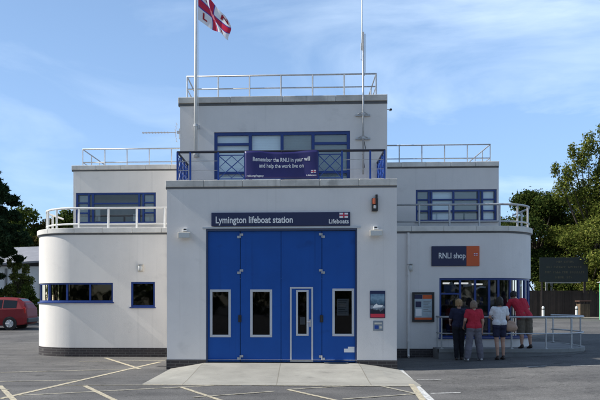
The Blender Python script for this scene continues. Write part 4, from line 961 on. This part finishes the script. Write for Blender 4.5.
# ------------------------------------------------------------------ red car (rear end towards the station)
def car(loc, rz):
    e = empty('parked_car', loc, 'red hatchback car parked among bushes beyond the left wing', 'car', None, rz)
    red = mat('red_car_paint', (.20, .016, .022), .5, .05, 3, coat=.08, spec=.3)
    L = [  # x, zbottom, zbelt, zroof, wbelt, wroof   (front at -x)
        (-2.0, .34, .58, .60, .62, .58), (-1.93, .26, .70, .73, .74, .66), (-1.6, .22, .84, .88, .82, .72), (-1.0, .2, .92, 1.0, .84, .74), (-.78, .2, .94, 1.1, .845, .70),
        (-.2, .2, .96, 1.47, .85, .60), (.15, .2, .97, 1.55, .85, .60), (.9, .2, .98, 1.57, .85, .6), (1.5, .2, .99, 1.52, .845, .6), (1.85, .24, 1.0, 1.32, .82, .62), (2.0, .30, .95, 1.04, .78, .66), (2.03, .34, .62, .66, .70, .62)]
    q = MB(); k = 10
    for x, zb, zt, zr, wb, wr in L:
        q.v += [(x, -wb * .93, zb), (x, -wb, zb + (zt - zb) * .45), (x, -wb * .985, zt), (x, -wr, zr - (zr - zt) * .12), (x, -wr * .8, zr), (x, wr * .8, zr), (x, wr, zr - (zr - zt) * .12), (x, wb * .985, zt), (x, wb, zb + (zt - zb) * .45), (x, wb * .93, zb)]
    for i in range(len(L) - 1):
        for j in range(k): q.f.append((i * k + j, i * k + (j + 1) % k, (i + 1) * k + (j + 1) % k, (i + 1) * k + j))
    q.f += [tuple(range(k)), tuple(range((len(L) - 1) * k, len(L) * k))]; q.m = [0] * len(q.f)
    bd = q.build('body', red, e, False, .04, 3)
    gl = mat('car_glass', (.015, .02, .025), .15, spec=.35)
    for s_ in (-1, 1):
        def sp(x, t):
            for i in range(len(L) - 1):
                if L[i][0] <= x <= L[i + 1][0]:
                    u = (x - L[i][0]) / (L[i + 1][0] - L[i][0]); a = [L[i][n] + (L[i + 1][n] - L[i][n]) * u for n in range(6)]
                    zt, zr, wb, wr = a[2], a[3] - (a[3] - a[2]) * .12, a[4] * .985, a[5]
                    return (x, s_ * (wb + (wr - wb) * t + .006), zt + (zr - zt) * t)
        for xa, xb, lo in ((-.55, .02, .10), (.08, .82, .10), (.88, 1.52, .12)):
            q = MB(); n = 6; q.v = [sp(xa + (xb - xa) * i / n, lo) for i in range(n + 1)] + [sp(xa + (xb - xa) * i / n, .88) for i in range(n + 1)]
            q.f = [(i, i + 1, n + 2 + i, n + 1 + i) for i in range(n)]; q.m = [0] * n; q.build('window', gl, e)
        q = MB(); q.box(.55, .72, s_ * .855 - .012, s_ * .855 + .012, .86, .90); q.build('handle', red, e, bevel=.005)
        q = MB(); q.add([(1.80, s_ * .80, .80), (1.95, s_ * .775, .80), (1.93, s_ * .74, 1.12), (1.78, s_ * .78, 1.12)], [(0, 1, 2, 3)]); q.box(1.82, 1.97, min(s_ * .70, s_ * .80), max(s_ * .70, s_ * .80), .78, 1.06); q.build('tail_light', mat('tail_lens', (.4, .01, .01), .2), e, bevel=.02)
        q = MB(); q.box(-.62, -.48, min(s_ * .86, s_ * 1.0), max(s_ * .86, s_ * 1.0), .93, 1.06); q.build('wing_mirror', red, e, bevel=.03)
        for x in (-1.25, 1.22):
            q = MB(); q.tube([(x, s_ * .66, .31), (x, s_ * .855, .31)], .33, 24); q.build('wheel_arch', M['black'], e)
            q = MB(); q.tube([(x, s_ * .70, .30), (x, s_ * .86, .30), (x, s_ * .872, .30)], [.30, .30, .27], 24); w = q.build('wheel', mat('tyre', (.02, .02, .02), .9), e, bevel=.012)
            q = MB(); q.tube([(x, s_ * .86, .30), (x, s_ * .876, .30)], .19, 20)
            for a in range(6): q.tube([(x, s_ * .88, .30), (x + .19 * math.cos(a * 1.047), s_ * .878, .30 + .19 * math.sin(a * 1.047))], .022, 6)
            q.build('rim', M['alu'], w)
    q = MB(); q.add([(1.90, -.56, 1.24), (1.90, .56, 1.24), (1.60, .5, 1.50), (1.60, -.5, 1.50)], [(0, 1, 2, 3)]); q.build('rear_window', gl, e)
    q = MB(); q.box(1.98, 2.08, -.74, .74, .34, .56); q.build('bumper', M['black'], e, bevel=.03)
    return e
car((-15.25, 15.0, gz(-15, 15)), R(4))

# ------------------------------------------------------------------ trees and shrubs
nr = np.random.default_rng(5)
def leafcloud(name, m, parent, clumps, n, size, flat=.0, elong=1.0, shell=.55, droop=0.):
    """clumps: (x, y, z, rx, ry, rz)"""
    cl = np.array(clumps, float); vol = np.cbrt(cl[:, 3] * cl[:, 4] * cl[:, 5]) ** 2
    pick = nr.choice(len(cl), n, p=vol / vol.sum()); c = cl[pick]
    d = nr.normal(size=(n, 3)); d /= np.linalg.norm(d, axis=1)[:, None]
    r = shell + (1 - shell) * nr.random(n); r = r * (1 + .16 * nr.normal(size=n) * (nr.random(n) > .6))
    p = c[:, :3] + d * r[:, None] * c[:, 3:6]
    s_ = size * (.6 + .8 * nr.random(n))
    a = nr.normal(size=(n, 3)); a[:, 2] = a[:, 2] * (1 - flat) - droop; a /= np.linalg.norm(a, axis=1)[:, None]
    b = nr.normal(size=(n, 3)); b -= a * (a * b).sum(1)[:, None]; b /= np.linalg.norm(b, axis=1)[:, None]
    ah, bh = a * (s_ * .5 * elong)[:, None], b * (s_ * .5)[:, None]
    nn = np.cross(a, b) * (s_ * .12)[:, None]
    v = np.stack([p - ah, p + bh * .8 - ah * .1 + nn, p + ah, p - bh * .8 - ah * .1 + nn], 1).reshape(-1, 3)
    me = bpy.data.meshes.new(name); f = np.arange(4 * n).reshape(-1, 4)
    me.from_pydata(v.tolist(), [], f.tolist()); me.materials.append(m); me.update()
    o = bpy.data.objects.new(name, me); C.objects.link(o); o.parent = parent; return o
M['bark'] = mat('bark', (.09, .07, .05), .9, .4, 6, .5, 20)
def tree(name, label, loc, h, tr, clumps, n, size, lm, cat='tree', group=None, flat=0., elong=1.3, shell=.5, limbs=True, droop=0.):
    e = empty(name, loc, label, cat, group)
    q = MB(); zt = max(c[2] for c in clumps); top = [c for c in clumps if c[2] == zt][0]
    tr *= .7
    q.tube([(0, 0, -.1), (rnd.uniform(-.1, .1), rnd.uniform(-.1, .1), zt * .35), (top[0] * .5, top[1] * .5, zt * .7), (top[0], top[1], zt)], [tr, tr * .8, tr * .5, tr * .15], 9)
    if limbs:
        for c in clumps:
            z0 = c[2] * rnd.uniform(.35, .6); k = z0 / zt
            q.tube([(top[0] * .6 * k, top[1] * .6 * k, z0), ((c[0]) * .5, c[1] * .5, z0 + (c[2] - z0) * .55), (c[0], c[1], c[2]), (c[0] + c[3] * .5 * rnd.uniform(-1, 1), c[1] + .3, c[2] + c[5] * .7)], [tr * .4, tr * .28, tr * .15, tr * .05], 6)
    q.build('trunk', M['bark'], e, True)
    leafcloud('crown', lm, e, clumps, n, size, flat, elong, shell, droop)
    return e
LM = dict(dark=leaf_mat('dark_leaves', (.045, .075, .020), .6, (.12, .14, .035)), olive=leaf_mat('olive_leaves', (.135, .175, .035), .65, (.30, .30, .075)), mid=leaf_mat('mid_leaves', (.075, .115, .026), .6, (.17, .19, .045)), pine=leaf_mat('pine_needles', (.024, .048, .024), .5, (.055, .085, .038), .15),
          shrub=leaf_mat('shrub_leaves', (.12, .15, .04), .55, (.25, .27, .08)), brown=leaf_mat('dry_leaves', (.10, .09, .04)), grey=leaf_mat('grey_green_leaves', (.075, .10, .05), .45, (.16, .19, .09)))
def blob(cx, cy, cz, R_, H_, n, r0, r1):
    out = []
    for i in range(n):
        a = rnd.uniform(0, 6.28); k = math.sqrt(rnd.random()); z = rnd.uniform(-1, 1); kk = k * math.sqrt(max(.08, 1 - z * z))
        r = rnd.uniform(r0, r1); out.append((cx + R_ * kk * math.cos(a), cy + R_ * kk * math.sin(a), cz + H_ * z, r, r, r * rnd.uniform(.6, .85)))
    return out
# right hand side, beyond the fence
GR = 'broadleaf trees beyond the fence'
def rt(x, y): return (x, y, gz(x, y))
tree('broadleaf_tree', 'dark broadleaf tree nearest the right wing, rising behind the dark signboard', rt(16.6, 29.5), 9, .25, blob(0, 0, 5.4, 2.3, 3.0, 24, .8, 1.35), 34000, .13, LM['dark'], group=GR)
tree('broadleaf_tree', 'low olive green tree between the dark tree and the tall feathery one', rt(19.6, 31), 9, .24, blob(0, 0, 5.6, 2.3, 2.9, 22, .7, 1.2), 44000, .12, LM['mid'], group=GR)
cl = blob(.3, 0, 4.6, 2.6, 3.0, 26, .6, 1.05) + blob(.5, -.2, 6.8, 2.0, 1.5, 16, .6, .95) + [(-1.6, 0, 8.3, .7, .7, .9), (-1.2, 0, 9.3, .6, .6, .9), (-.4, 0, 10.2, .6, .6, 1.0), (.2, .2, 11.3, .55, .55, .9), (.9, 0, 9.2, .9, .9, 1.1), (1.3, .3, 10.8, .7, .7, 1.1), (1.2, .2, 12.2, .5, .5, .8), (0, .2, 8.1, 1.1, 1.1, 1.1), (-2.0, .2, 9.7, .32, .32, .6), (-1.0, 0, 10.8, .3, .3, .6), (2.2, .3, 11.8, .8, .8, 1.2), (2.6, .3, 9.2, 1.1, 1.1, 1.4), (1.0, .2, 7.0, 1.4, 1.4, 1.2)]
tree('broadleaf_tree', 'tall feathery topped tree at the right edge of the view', rt(18.7, 26.5), 12, .22, cl, 60000, .10, LM['olive'], group=GR, elong=1.6, shell=.3)
tree('broadleaf_tree', 'yellow green bushy tree leaning over the fence at the right edge', rt(19.3, 26.4), 7, .18, blob(0, -.3, 3.8, 1.9, 2.3, 26, .55, .95), 40000, .105, LM['olive'], group=GR, shell=.3)
tree('broadleaf_tree', 'small round green tree low behind the signboard frame', rt(17.6, 28.2), 4.5, .14, blob(0, 0, 2.7, 1.5, 1.3, 12, .55, .9), 22000, .11, LM['mid'], group=GR)
tree('broadleaf_tree', 'dark tree mostly hidden behind the right wing', rt(13.6, 31), 8.5, .24, blob(0, 0, 4.4, 2.4, 2.8, 18, .8, 1.3), 16000, .16, LM['dark'], group=GR)
tree('broadleaf_tree', 'broad green tree outside the right edge beyond the green cabin', rt(23.8, 28), 10, .26, blob(0, 0, 5.6, 2.6, 3.4, 20, .8, 1.3), 9000, .22, LM['olive'], group=GR)
# left: dark pine, far tree row, shrubs
cl = []
for k in range(30):
    z = 1.9 + 7.8 * k / 29; rr = 2.75 * (1 - (k / 29) ** 1.5) + .25
    for m_ in range(6 if k < 22 else 3):
        a = k * 2.4 + m_ * 1.7 + rnd.uniform(-.3, .3); f = rnd.uniform(.35, 1.0)
        c_ = (rr * f * math.cos(a), rr * f * math.sin(a), z + .25 * f + rnd.uniform(-.1, .1), rnd.uniform(.26, .46), rnd.uniform(.26, .46), rnd.uniform(.16, .26))
        if not (c_[0] > .7 and c_[2] < 3.9): cl.append(c_)
cl += [(0, 0, z, .3, .3, .4) for z in (9.1, 9.5)] + [(1.75, 0, 6.2, .4, .4, .3), (1.25, 0, 7.2, .35, .35, .3), (2.2, 0, 5.0, .45, .45, .28), (.8, 0, 7.9, .35, .35, .3)]
tree('pine_tree', 'dark pine tree with ragged boughs at the left edge', rt(-17.9, 19.5), 9, .24, cl, 70000, .105, LM['pine'], elong=2.6, shell=.05, limbs=False)
cl2 = [(x, y, z * .95 + .2, a, b, c) for x, y, z, a, b, c in cl]
tree('pine_tree', 'dense dark pine just outside the left edge behind the ragged one', rt(-20.6, 21.5), 9, .26, cl2, 26000, .14, LM['pine'], elong=2.2, shell=.1)
GL = 'far trees on the left skyline'
for i, (x, y, hz, w, lm, lab) in enumerate([(-27.5, 47, 12.0, 2.6, 'mid', 'far rounded tree right beside the pine on the left skyline'), (-25.4, 48, 11.6, 2.2, 'brown', 'far brownish tree on the left skyline, second from the pine'), (-23.6, 47, 12.4, 2.0, 'mid', 'far green tree on the left skyline, nearest the terrace rail corner'),
                                 (-24.5, 50, 11.6, 2.4, 'olive', 'far olive tree filling the skyline gap above the curved wing'), (-21.6, 49, 12.6, 2.6, 'grey', 'far grey green tree seen through the curved terrace rail'), (-19, 48, 12, 2.4, 'mid', 'far tree hidden behind the left upper block'), (-30.6, 48, 12.2, 2.6, 'dark', 'far dark tree hidden behind the pine')]):
    hz *= .94
    tree('broadleaf_tree', lab, rt(x, y), hz, .25, blob(0, 0, hz * .52, w, hz * .38, 20, .9, 1.5), 9000, .28, LM[lm], group=GL)
GS = 'shrubs beyond the car'
for i, (x, y, hz, w, lm, lab) in enumerate([(-17.0, 22.0, 3.7, 1.25, 'shrub', 'tall yellow green shrub against the pale shed wall'), (-15.9, 20.5, 2.0, .9, 'mid', 'low green shrub behind the red car roof'), (-15.2, 23.0, 2.1, .9, 'shrub', 'green shrub close to the curved end of the left wing'), (-19.3, 23.5, 1.8, 1.0, 'dark', 'dark shrub under the pine boughs'), (-13.8, 24, 1.6, 1.0, 'dark', 'low dark shrub hidden behind the left wing corner')]):
    tree('shrub', lab, rt(x, y), hz, .05, blob(0, 0, hz * .45, w * .8, hz * .36, 24, .22, .46) + [(rnd.uniform(-.6, .6), rnd.uniform(-.4, .4), hz * rnd.uniform(.75, 1.0), .16, .16, .34) for _ in range(7)], 9000, .10, LM[lm], 'shrub', GS)
hb = [(x + rnd.uniform(-2, 2), rnd.uniform(-2, 2), z, rnd.uniform(2, 3.4), 2.5, rnd.uniform(1.6, 2.6)) for x in range(-90, 91, 5) for z in (1.5, 4.2, 6.4)] + [(-62 + rnd.uniform(-2, 2), y + rnd.uniform(-2, 2), z, 2.5, rnd.uniform(2, 3.4), rnd.uniform(1.6, 2.6)) for y in range(5, 82, 5) for z in (1.5, 4.2, 6.6)]
wo = leafcloud('unseen_woodland', LM['mid'], None, hb, 36000, .7)
wo.location = (0, -62, 0); tag(wo, 'unseen belt of trees added opposite the station to darken window reflections', 'unseen_woodland', kind='stuff')  # out of view, added to darken the panes and block low sky
# boat shed
sh = empty('boat_shed', (-21.5, 30, gz(-21, 30)), 'low shed with grey sloping roof and white wall behind the pine', 'shed')
q = MB(); q.box(-4, 4, 0, 6, 0, 3.9); q.build('wall', M['white'], sh)
q = MB(); q.add([(-4.4, -.5, 3.75), (4.4, -.5, 4.25), (4.4, 3.0, 5.6), (-4.4, 3.0, 5.3), (-4.4, -.5, 3.88), (4.4, -.5, 4.38), (4.4, 3.0, 5.73), (-4.4, 3.0, 5.43)], [(0, 1, 2, 3), (4, 5, 6, 7), (0, 1, 5, 4), (1, 2, 6, 5), (2, 3, 7, 6), (3, 0, 4, 7)]); q.add([(-4.4, 6.4, 3.8), (4.4, 6.4, 3.8), (4.4, 3.01, 5.73), (-4.4, 3.01, 5.43)], [(0, 1, 2, 3)]); q.build('roof', mat('grey_sheet_roof', (.26, .26, .28), .6, .2, 1.5), sh)
for x in (-3.9, -2.6, -1.3, 0, 1.3, 2.6, 3.9):
    q = MB(); q.box(x - .07, x + .07, -.12, -.003, 0, 3.74); q.build('post', M['kerb'], sh)
for x in (-2, .6, 3.2):
    q = MB(); q.box(x - .45, x + .45, -.04, -.002, 1.2, 2.6); q.build('window', M['dim'], sh)

# ------------------------------------------------------------------ right hand boundary
M['fencew'] = mat('dark_fence_boards', (.035, .026, .022), .85, .35, 3, island=.3)
FY = 25.0; fg = gz(16, FY)
e = empty('fence', (16, FY, fg), 'dark brown close board fence along the right boundary', 'fence')
q = MB(); x = -4.5
while x < 9: q.box(x, x + .135, -.02 + rnd.uniform(-.006, .006), .005, .05, 1.72 + rnd.uniform(-.012, .012)); x += .142
q.build('boards', M['fencew'], e)
for x in lin(-4.5, 9, 6):
    q = MB(); q.box(x - .05, x + .05, .006, .10, 0, 1.8); q.build('post', M['fencew'], e)
q = MB(); q.box(-4.5, 9, .007, .06, .4, .48); q.box(-4.5, 9, .007, .06, 1.4, 1.48); q.build('rail', M['fencew'], e)
q = MB()
vp = [(11, 22.3), (19.5, 22.1), (26, 22.2), (26, 24.9), (11, 24.9)]
q.prism(vp, .5, gz(15, 23) + .07); tag(q.build('pavement', mat('pale_paving', (.36, .33, .27), .9, .2, 2)), kind='structure')
gp = gz(15, 23) + .07
e = empty('signboard', (16.35, 24.5, gp), 'large dark signboard with dim gold lettering on posts before the fence', 'sign')
q = MB(); q.box(-1.47, 1.47, -.05, 0, 2.18, 3.70); q.build('board', mat('blackboard_green', (.010, .016, .014), .6, .2, 3), e, bevel=.01)
for x in (-1.3, 1.3):
    q = MB(); q.box(x - .055, x + .055, .001, .09, 0, 3.6); q.build('post', M['fencew'], e)
for row, (zz, a, b) in enumerate(((3.42, -.55, .6), (3.10, -1.05, 1.0), (2.78, -1.25, 1.25), (2.46, -.5, .45))):
    x = a; q = MB()
    while x < b:
        w_ = rnd.uniform(.05, .10)
        if rnd.random() > .16: q.box(x, x + w_ * .35, -.056, -.051, zz - .06, zz + .07); q.box(x + w_ * .36, x + w_, -.056, -.051, zz - .06 + rnd.choice((0, .05, .1)), zz - .03 + rnd.choice((0, .05, .1)))
        x += w_ + .035
    q.build('worn_lettering', mat('dull_gold', (.06, .055, .03), .6), e)
q = MB(); q.box(-1.15, 1.0, -.10, -.051, 2.10, 2.16); q.build('lower_rail', M['kerb'], e)
e = empty('metal_frame', (17.2, 27, gz(17, 27)), 'pale post frame standing just behind the dark fence', 'frame')
for x in (-.95, -.62, .05, .95):
    q = MB(); q.box(x - .06, x + .06, -.06, .06, 0, 2.85); q.build('post', M['kerb'], e)
q = MB(); q.box(-1.05, 1.05, -.05, .05, 2.85, 2.95); q.build('beam', M['kerb'], e)
for k, (x, y, lab) in enumerate(((14.4, 22.6, 'white bollard on the pale paving near the right wing'), (16.3, 22.5, 'white bollard standing beside the wooden litter bin'))):
    e = empty('bollard', (x, y, gp), lab, 'bollard', 'white bollards along the paving')
    q = MB(); q.tube([(0, 0, 0), (0, 0, .62), (0, 0, .68)], [.075, .075, .04], 12); q.build('bollard_post', M['white'], e); q = MB(); q.tube([(0, 0, .48), (0, 0, .54)], .078, 12); q.build('band', M['black'], e)
e = empty('litter_bin', (16.85, 22.9, gp), 'square brown wooden litter bin with overhanging lid', 'bin')
q = MB()
for s_ in (-1, 1):
    for k in range(5): q.box(-.36 + .146 * k, -.36 + .146 * k + .135, min(s_ * .33, s_ * .36), max(s_ * .33, s_ * .36), .05, .82); q.box(min(s_ * .33, s_ * .365), max(s_ * .33, s_ * .365), -.32 + .13 * k, -.32 + .13 * k + .12, .05, .82)
q.build('slatted_body', mat('bin_wood', (.13, .09, .055), .8, .3, 5, island=.2), e)
q = MB(); q.box(-.45, .45, -.42, .42, .95, 1.02); q.build('lid', mat('bin_lid', (.10, .05, .035), .7, .2, 4), e, bevel=.02)
q = MB()
for sx in (-.33, .33):
    for sy_ in (-.3, .3): q.box(sx - .03, sx + .03, sy_ - .03, sy_ + .03, .82, .95)
q.build('lid_support', M['fencew'], e)
e = bpy.data.objects['litter_bin']; e.scale = (.78, .78, 1.0)
e = empty('green_cabin', (17.55, 20.0, gz(17.5, 20)), 'mint green cabin with white trim cut by the right edge', 'cabin')
mint = mat('mint_green_paint', (.16, .55, .30), .45, .08, 3)
q = MB(); q.box(-.75, .75, -.75, .75, 0, 2.1); q.build('cabin_wall', mint, e, bevel=.02)
q = MB(); q.box(-.8, -.68, -.80, -.751, .05, 2.1); q.box(.68, .8, -.8, -.751, .05, 2.1); q.build('corner_trim', M['white'], e)
q = MB(); q.box(-.4, .4, -.785, -.752, .1, 1.9); d = q.build('door', M['white'], e, bevel=.01); q = MB(); q.box(.26, .34, -.82, -.786, .95, 1.1); q.build('handle', M['black'], d)
q = MB(); q.add([(-.85, -.85, 2.1), (.85, -.85, 2.1), (.85, .85, 2.1), (-.85, .85, 2.1), (0, 0, 2.45)], [(0, 1, 2, 3), (0, 1, 4), (1, 2, 4), (2, 3, 4), (3, 0, 4)]); q.build('roof', M['white'], e)
# drain gully beside the bay corner
o = tag(MB().box(-3.75, -3.45, .55, .85, -.02, .006).build('drain_cover', M['black']), 'small black drain cover by the foot of the bay wall', 'drain')

# ------------------------------------------------------------------ sun, sky, camera
EL, AZ = 40.0, .9      # AZ: degrees the sun stands in front of (negative: behind) the facade plane
to = Vector((-math.cos(R(EL)) * math.cos(R(AZ)), -math.cos(R(EL)) * math.sin(R(AZ)), math.sin(R(EL))))
sd = bpy.data.lights.new('sun', 'SUN'); sd.energy = 4.7; sd.angle = R(.53); sd.color = (1, .955, .88)
so = bpy.data.objects.new('sun', sd); C.objects.link(so); so.rotation_euler = to.to_track_quat('Z', 'Y').to_euler()
W = bpy.data.worlds.new('World'); S.world = W; W.use_nodes = True
nt = W.node_tree; N, L = nt.nodes, nt.links; bg = N['Background']; bg.inputs[1].default_value = .095
sk = N.new('ShaderNodeTexSky'); sk.sky_type = 'NISHITA'; sk.sun_disc = False; sk.sun_elevation = R(EL); sk.sun_rotation = math.atan2(to.x, to.y); sk.air_density = 1.0; sk.dust_density = .3; sk.ozone_density = 2.2
tc = N.new('ShaderNodeTexCoord'); mp = N.new('ShaderNodeMapping'); mp.inputs['Scale'].default_value = (1.0, 1.0, 3.2); mp.inputs['Rotation'].default_value = (0, R(18), R(8))
n1 = N.new('ShaderNodeTexNoise'); n1.inputs['Scale'].default_value = 2.6; n1.inputs['Detail'].default_value = 9; n1.inputs['Roughness'].default_value = .55; n1.inputs['Distortion'].default_value = .6
L.new(tc.outputs['Generated'], mp.inputs[0]); L.new(mp.outputs[0], n1.inputs['Vector'])
cr = N.new('ShaderNodeValToRGB'); cr.color_ramp.elements[0].position = .47; cr.color_ramp.elements[0].color = (0, 0, 0, 1); cr.color_ramp.elements[1].position = .78; cr.color_ramp.elements[1].color = (1, 1, 1, 1)
L.new(n1.outputs[0], cr.inputs[0])
mx = N.new('ShaderNodeMix'); mx.data_type = 'RGBA'; mx.inputs[7].default_value = (4.0, 6.7, 11.4, 1)
sp = N.new('ShaderNodeSeparateXYZ'); L.new(tc.outputs['Generated'], sp.inputs[0])
def math_(op, a, b):
    n = N.new('ShaderNodeMath'); n.operation = op; n.use_clamp = True
    for i, v in enumerate((a, b)):
        if isinstance(v, (int, float)): n.inputs[i].default_value = v
        else: L.new(v, n.inputs[i])
    return n.outputs[0]
veil = math_('MULTIPLY', math_('MULTIPLY', math_('MAXIMUM', sp.outputs[1], 0), 0.50), math_('SUBTRACT', 1.15, sp.outputs[2]))
east = math_('MULTIPLY', math_('MAXIMUM', sp.outputs[0], 0), .35)
L.new(math_('ADD', veil, east), mx.inputs[0])
m2 = N.new('ShaderNodeMix'); m2.data_type = 'RGBA'; m2.inputs[7].default_value = (8.2, 9.8, 11.6, 1); L.new(mx.outputs[2], m2.inputs[6])
L.new(math_('MULTIPLY', cr.outputs[0], math_('ADD', .38, math_('MULTIPLY', sp.outputs[0], 1.1))), m2.inputs[0]); L.new(sk.outputs[0], mx.inputs[6]); 

L.new(m2.outputs[2], bg.inputs[0])
cd = bpy.data.cameras.new('camera'); co = bpy.data.objects.new('camera', cd); C.objects.link(co); S.camera = co
YAW = 2.5; F = 640.
co.location = (0, -16, 1.7); co.rotation_euler = (R(90), 0, R(YAW))
cd.sensor_width = 36; cd.lens = 36 * F / 600; cd.shift_x = F * math.tan(R(YAW)) / 600; cd.shift_y = (302 - 200) / 600
cd.clip_end = 3000
V = S.view_settings; V.view_transform = 'Standard'; V.look = 'None'; V.exposure = 0.42; V.gamma = 1; V.use_curve_mapping = False
S.cycles.use_denoising = True
S.cycles.max_bounces = 8
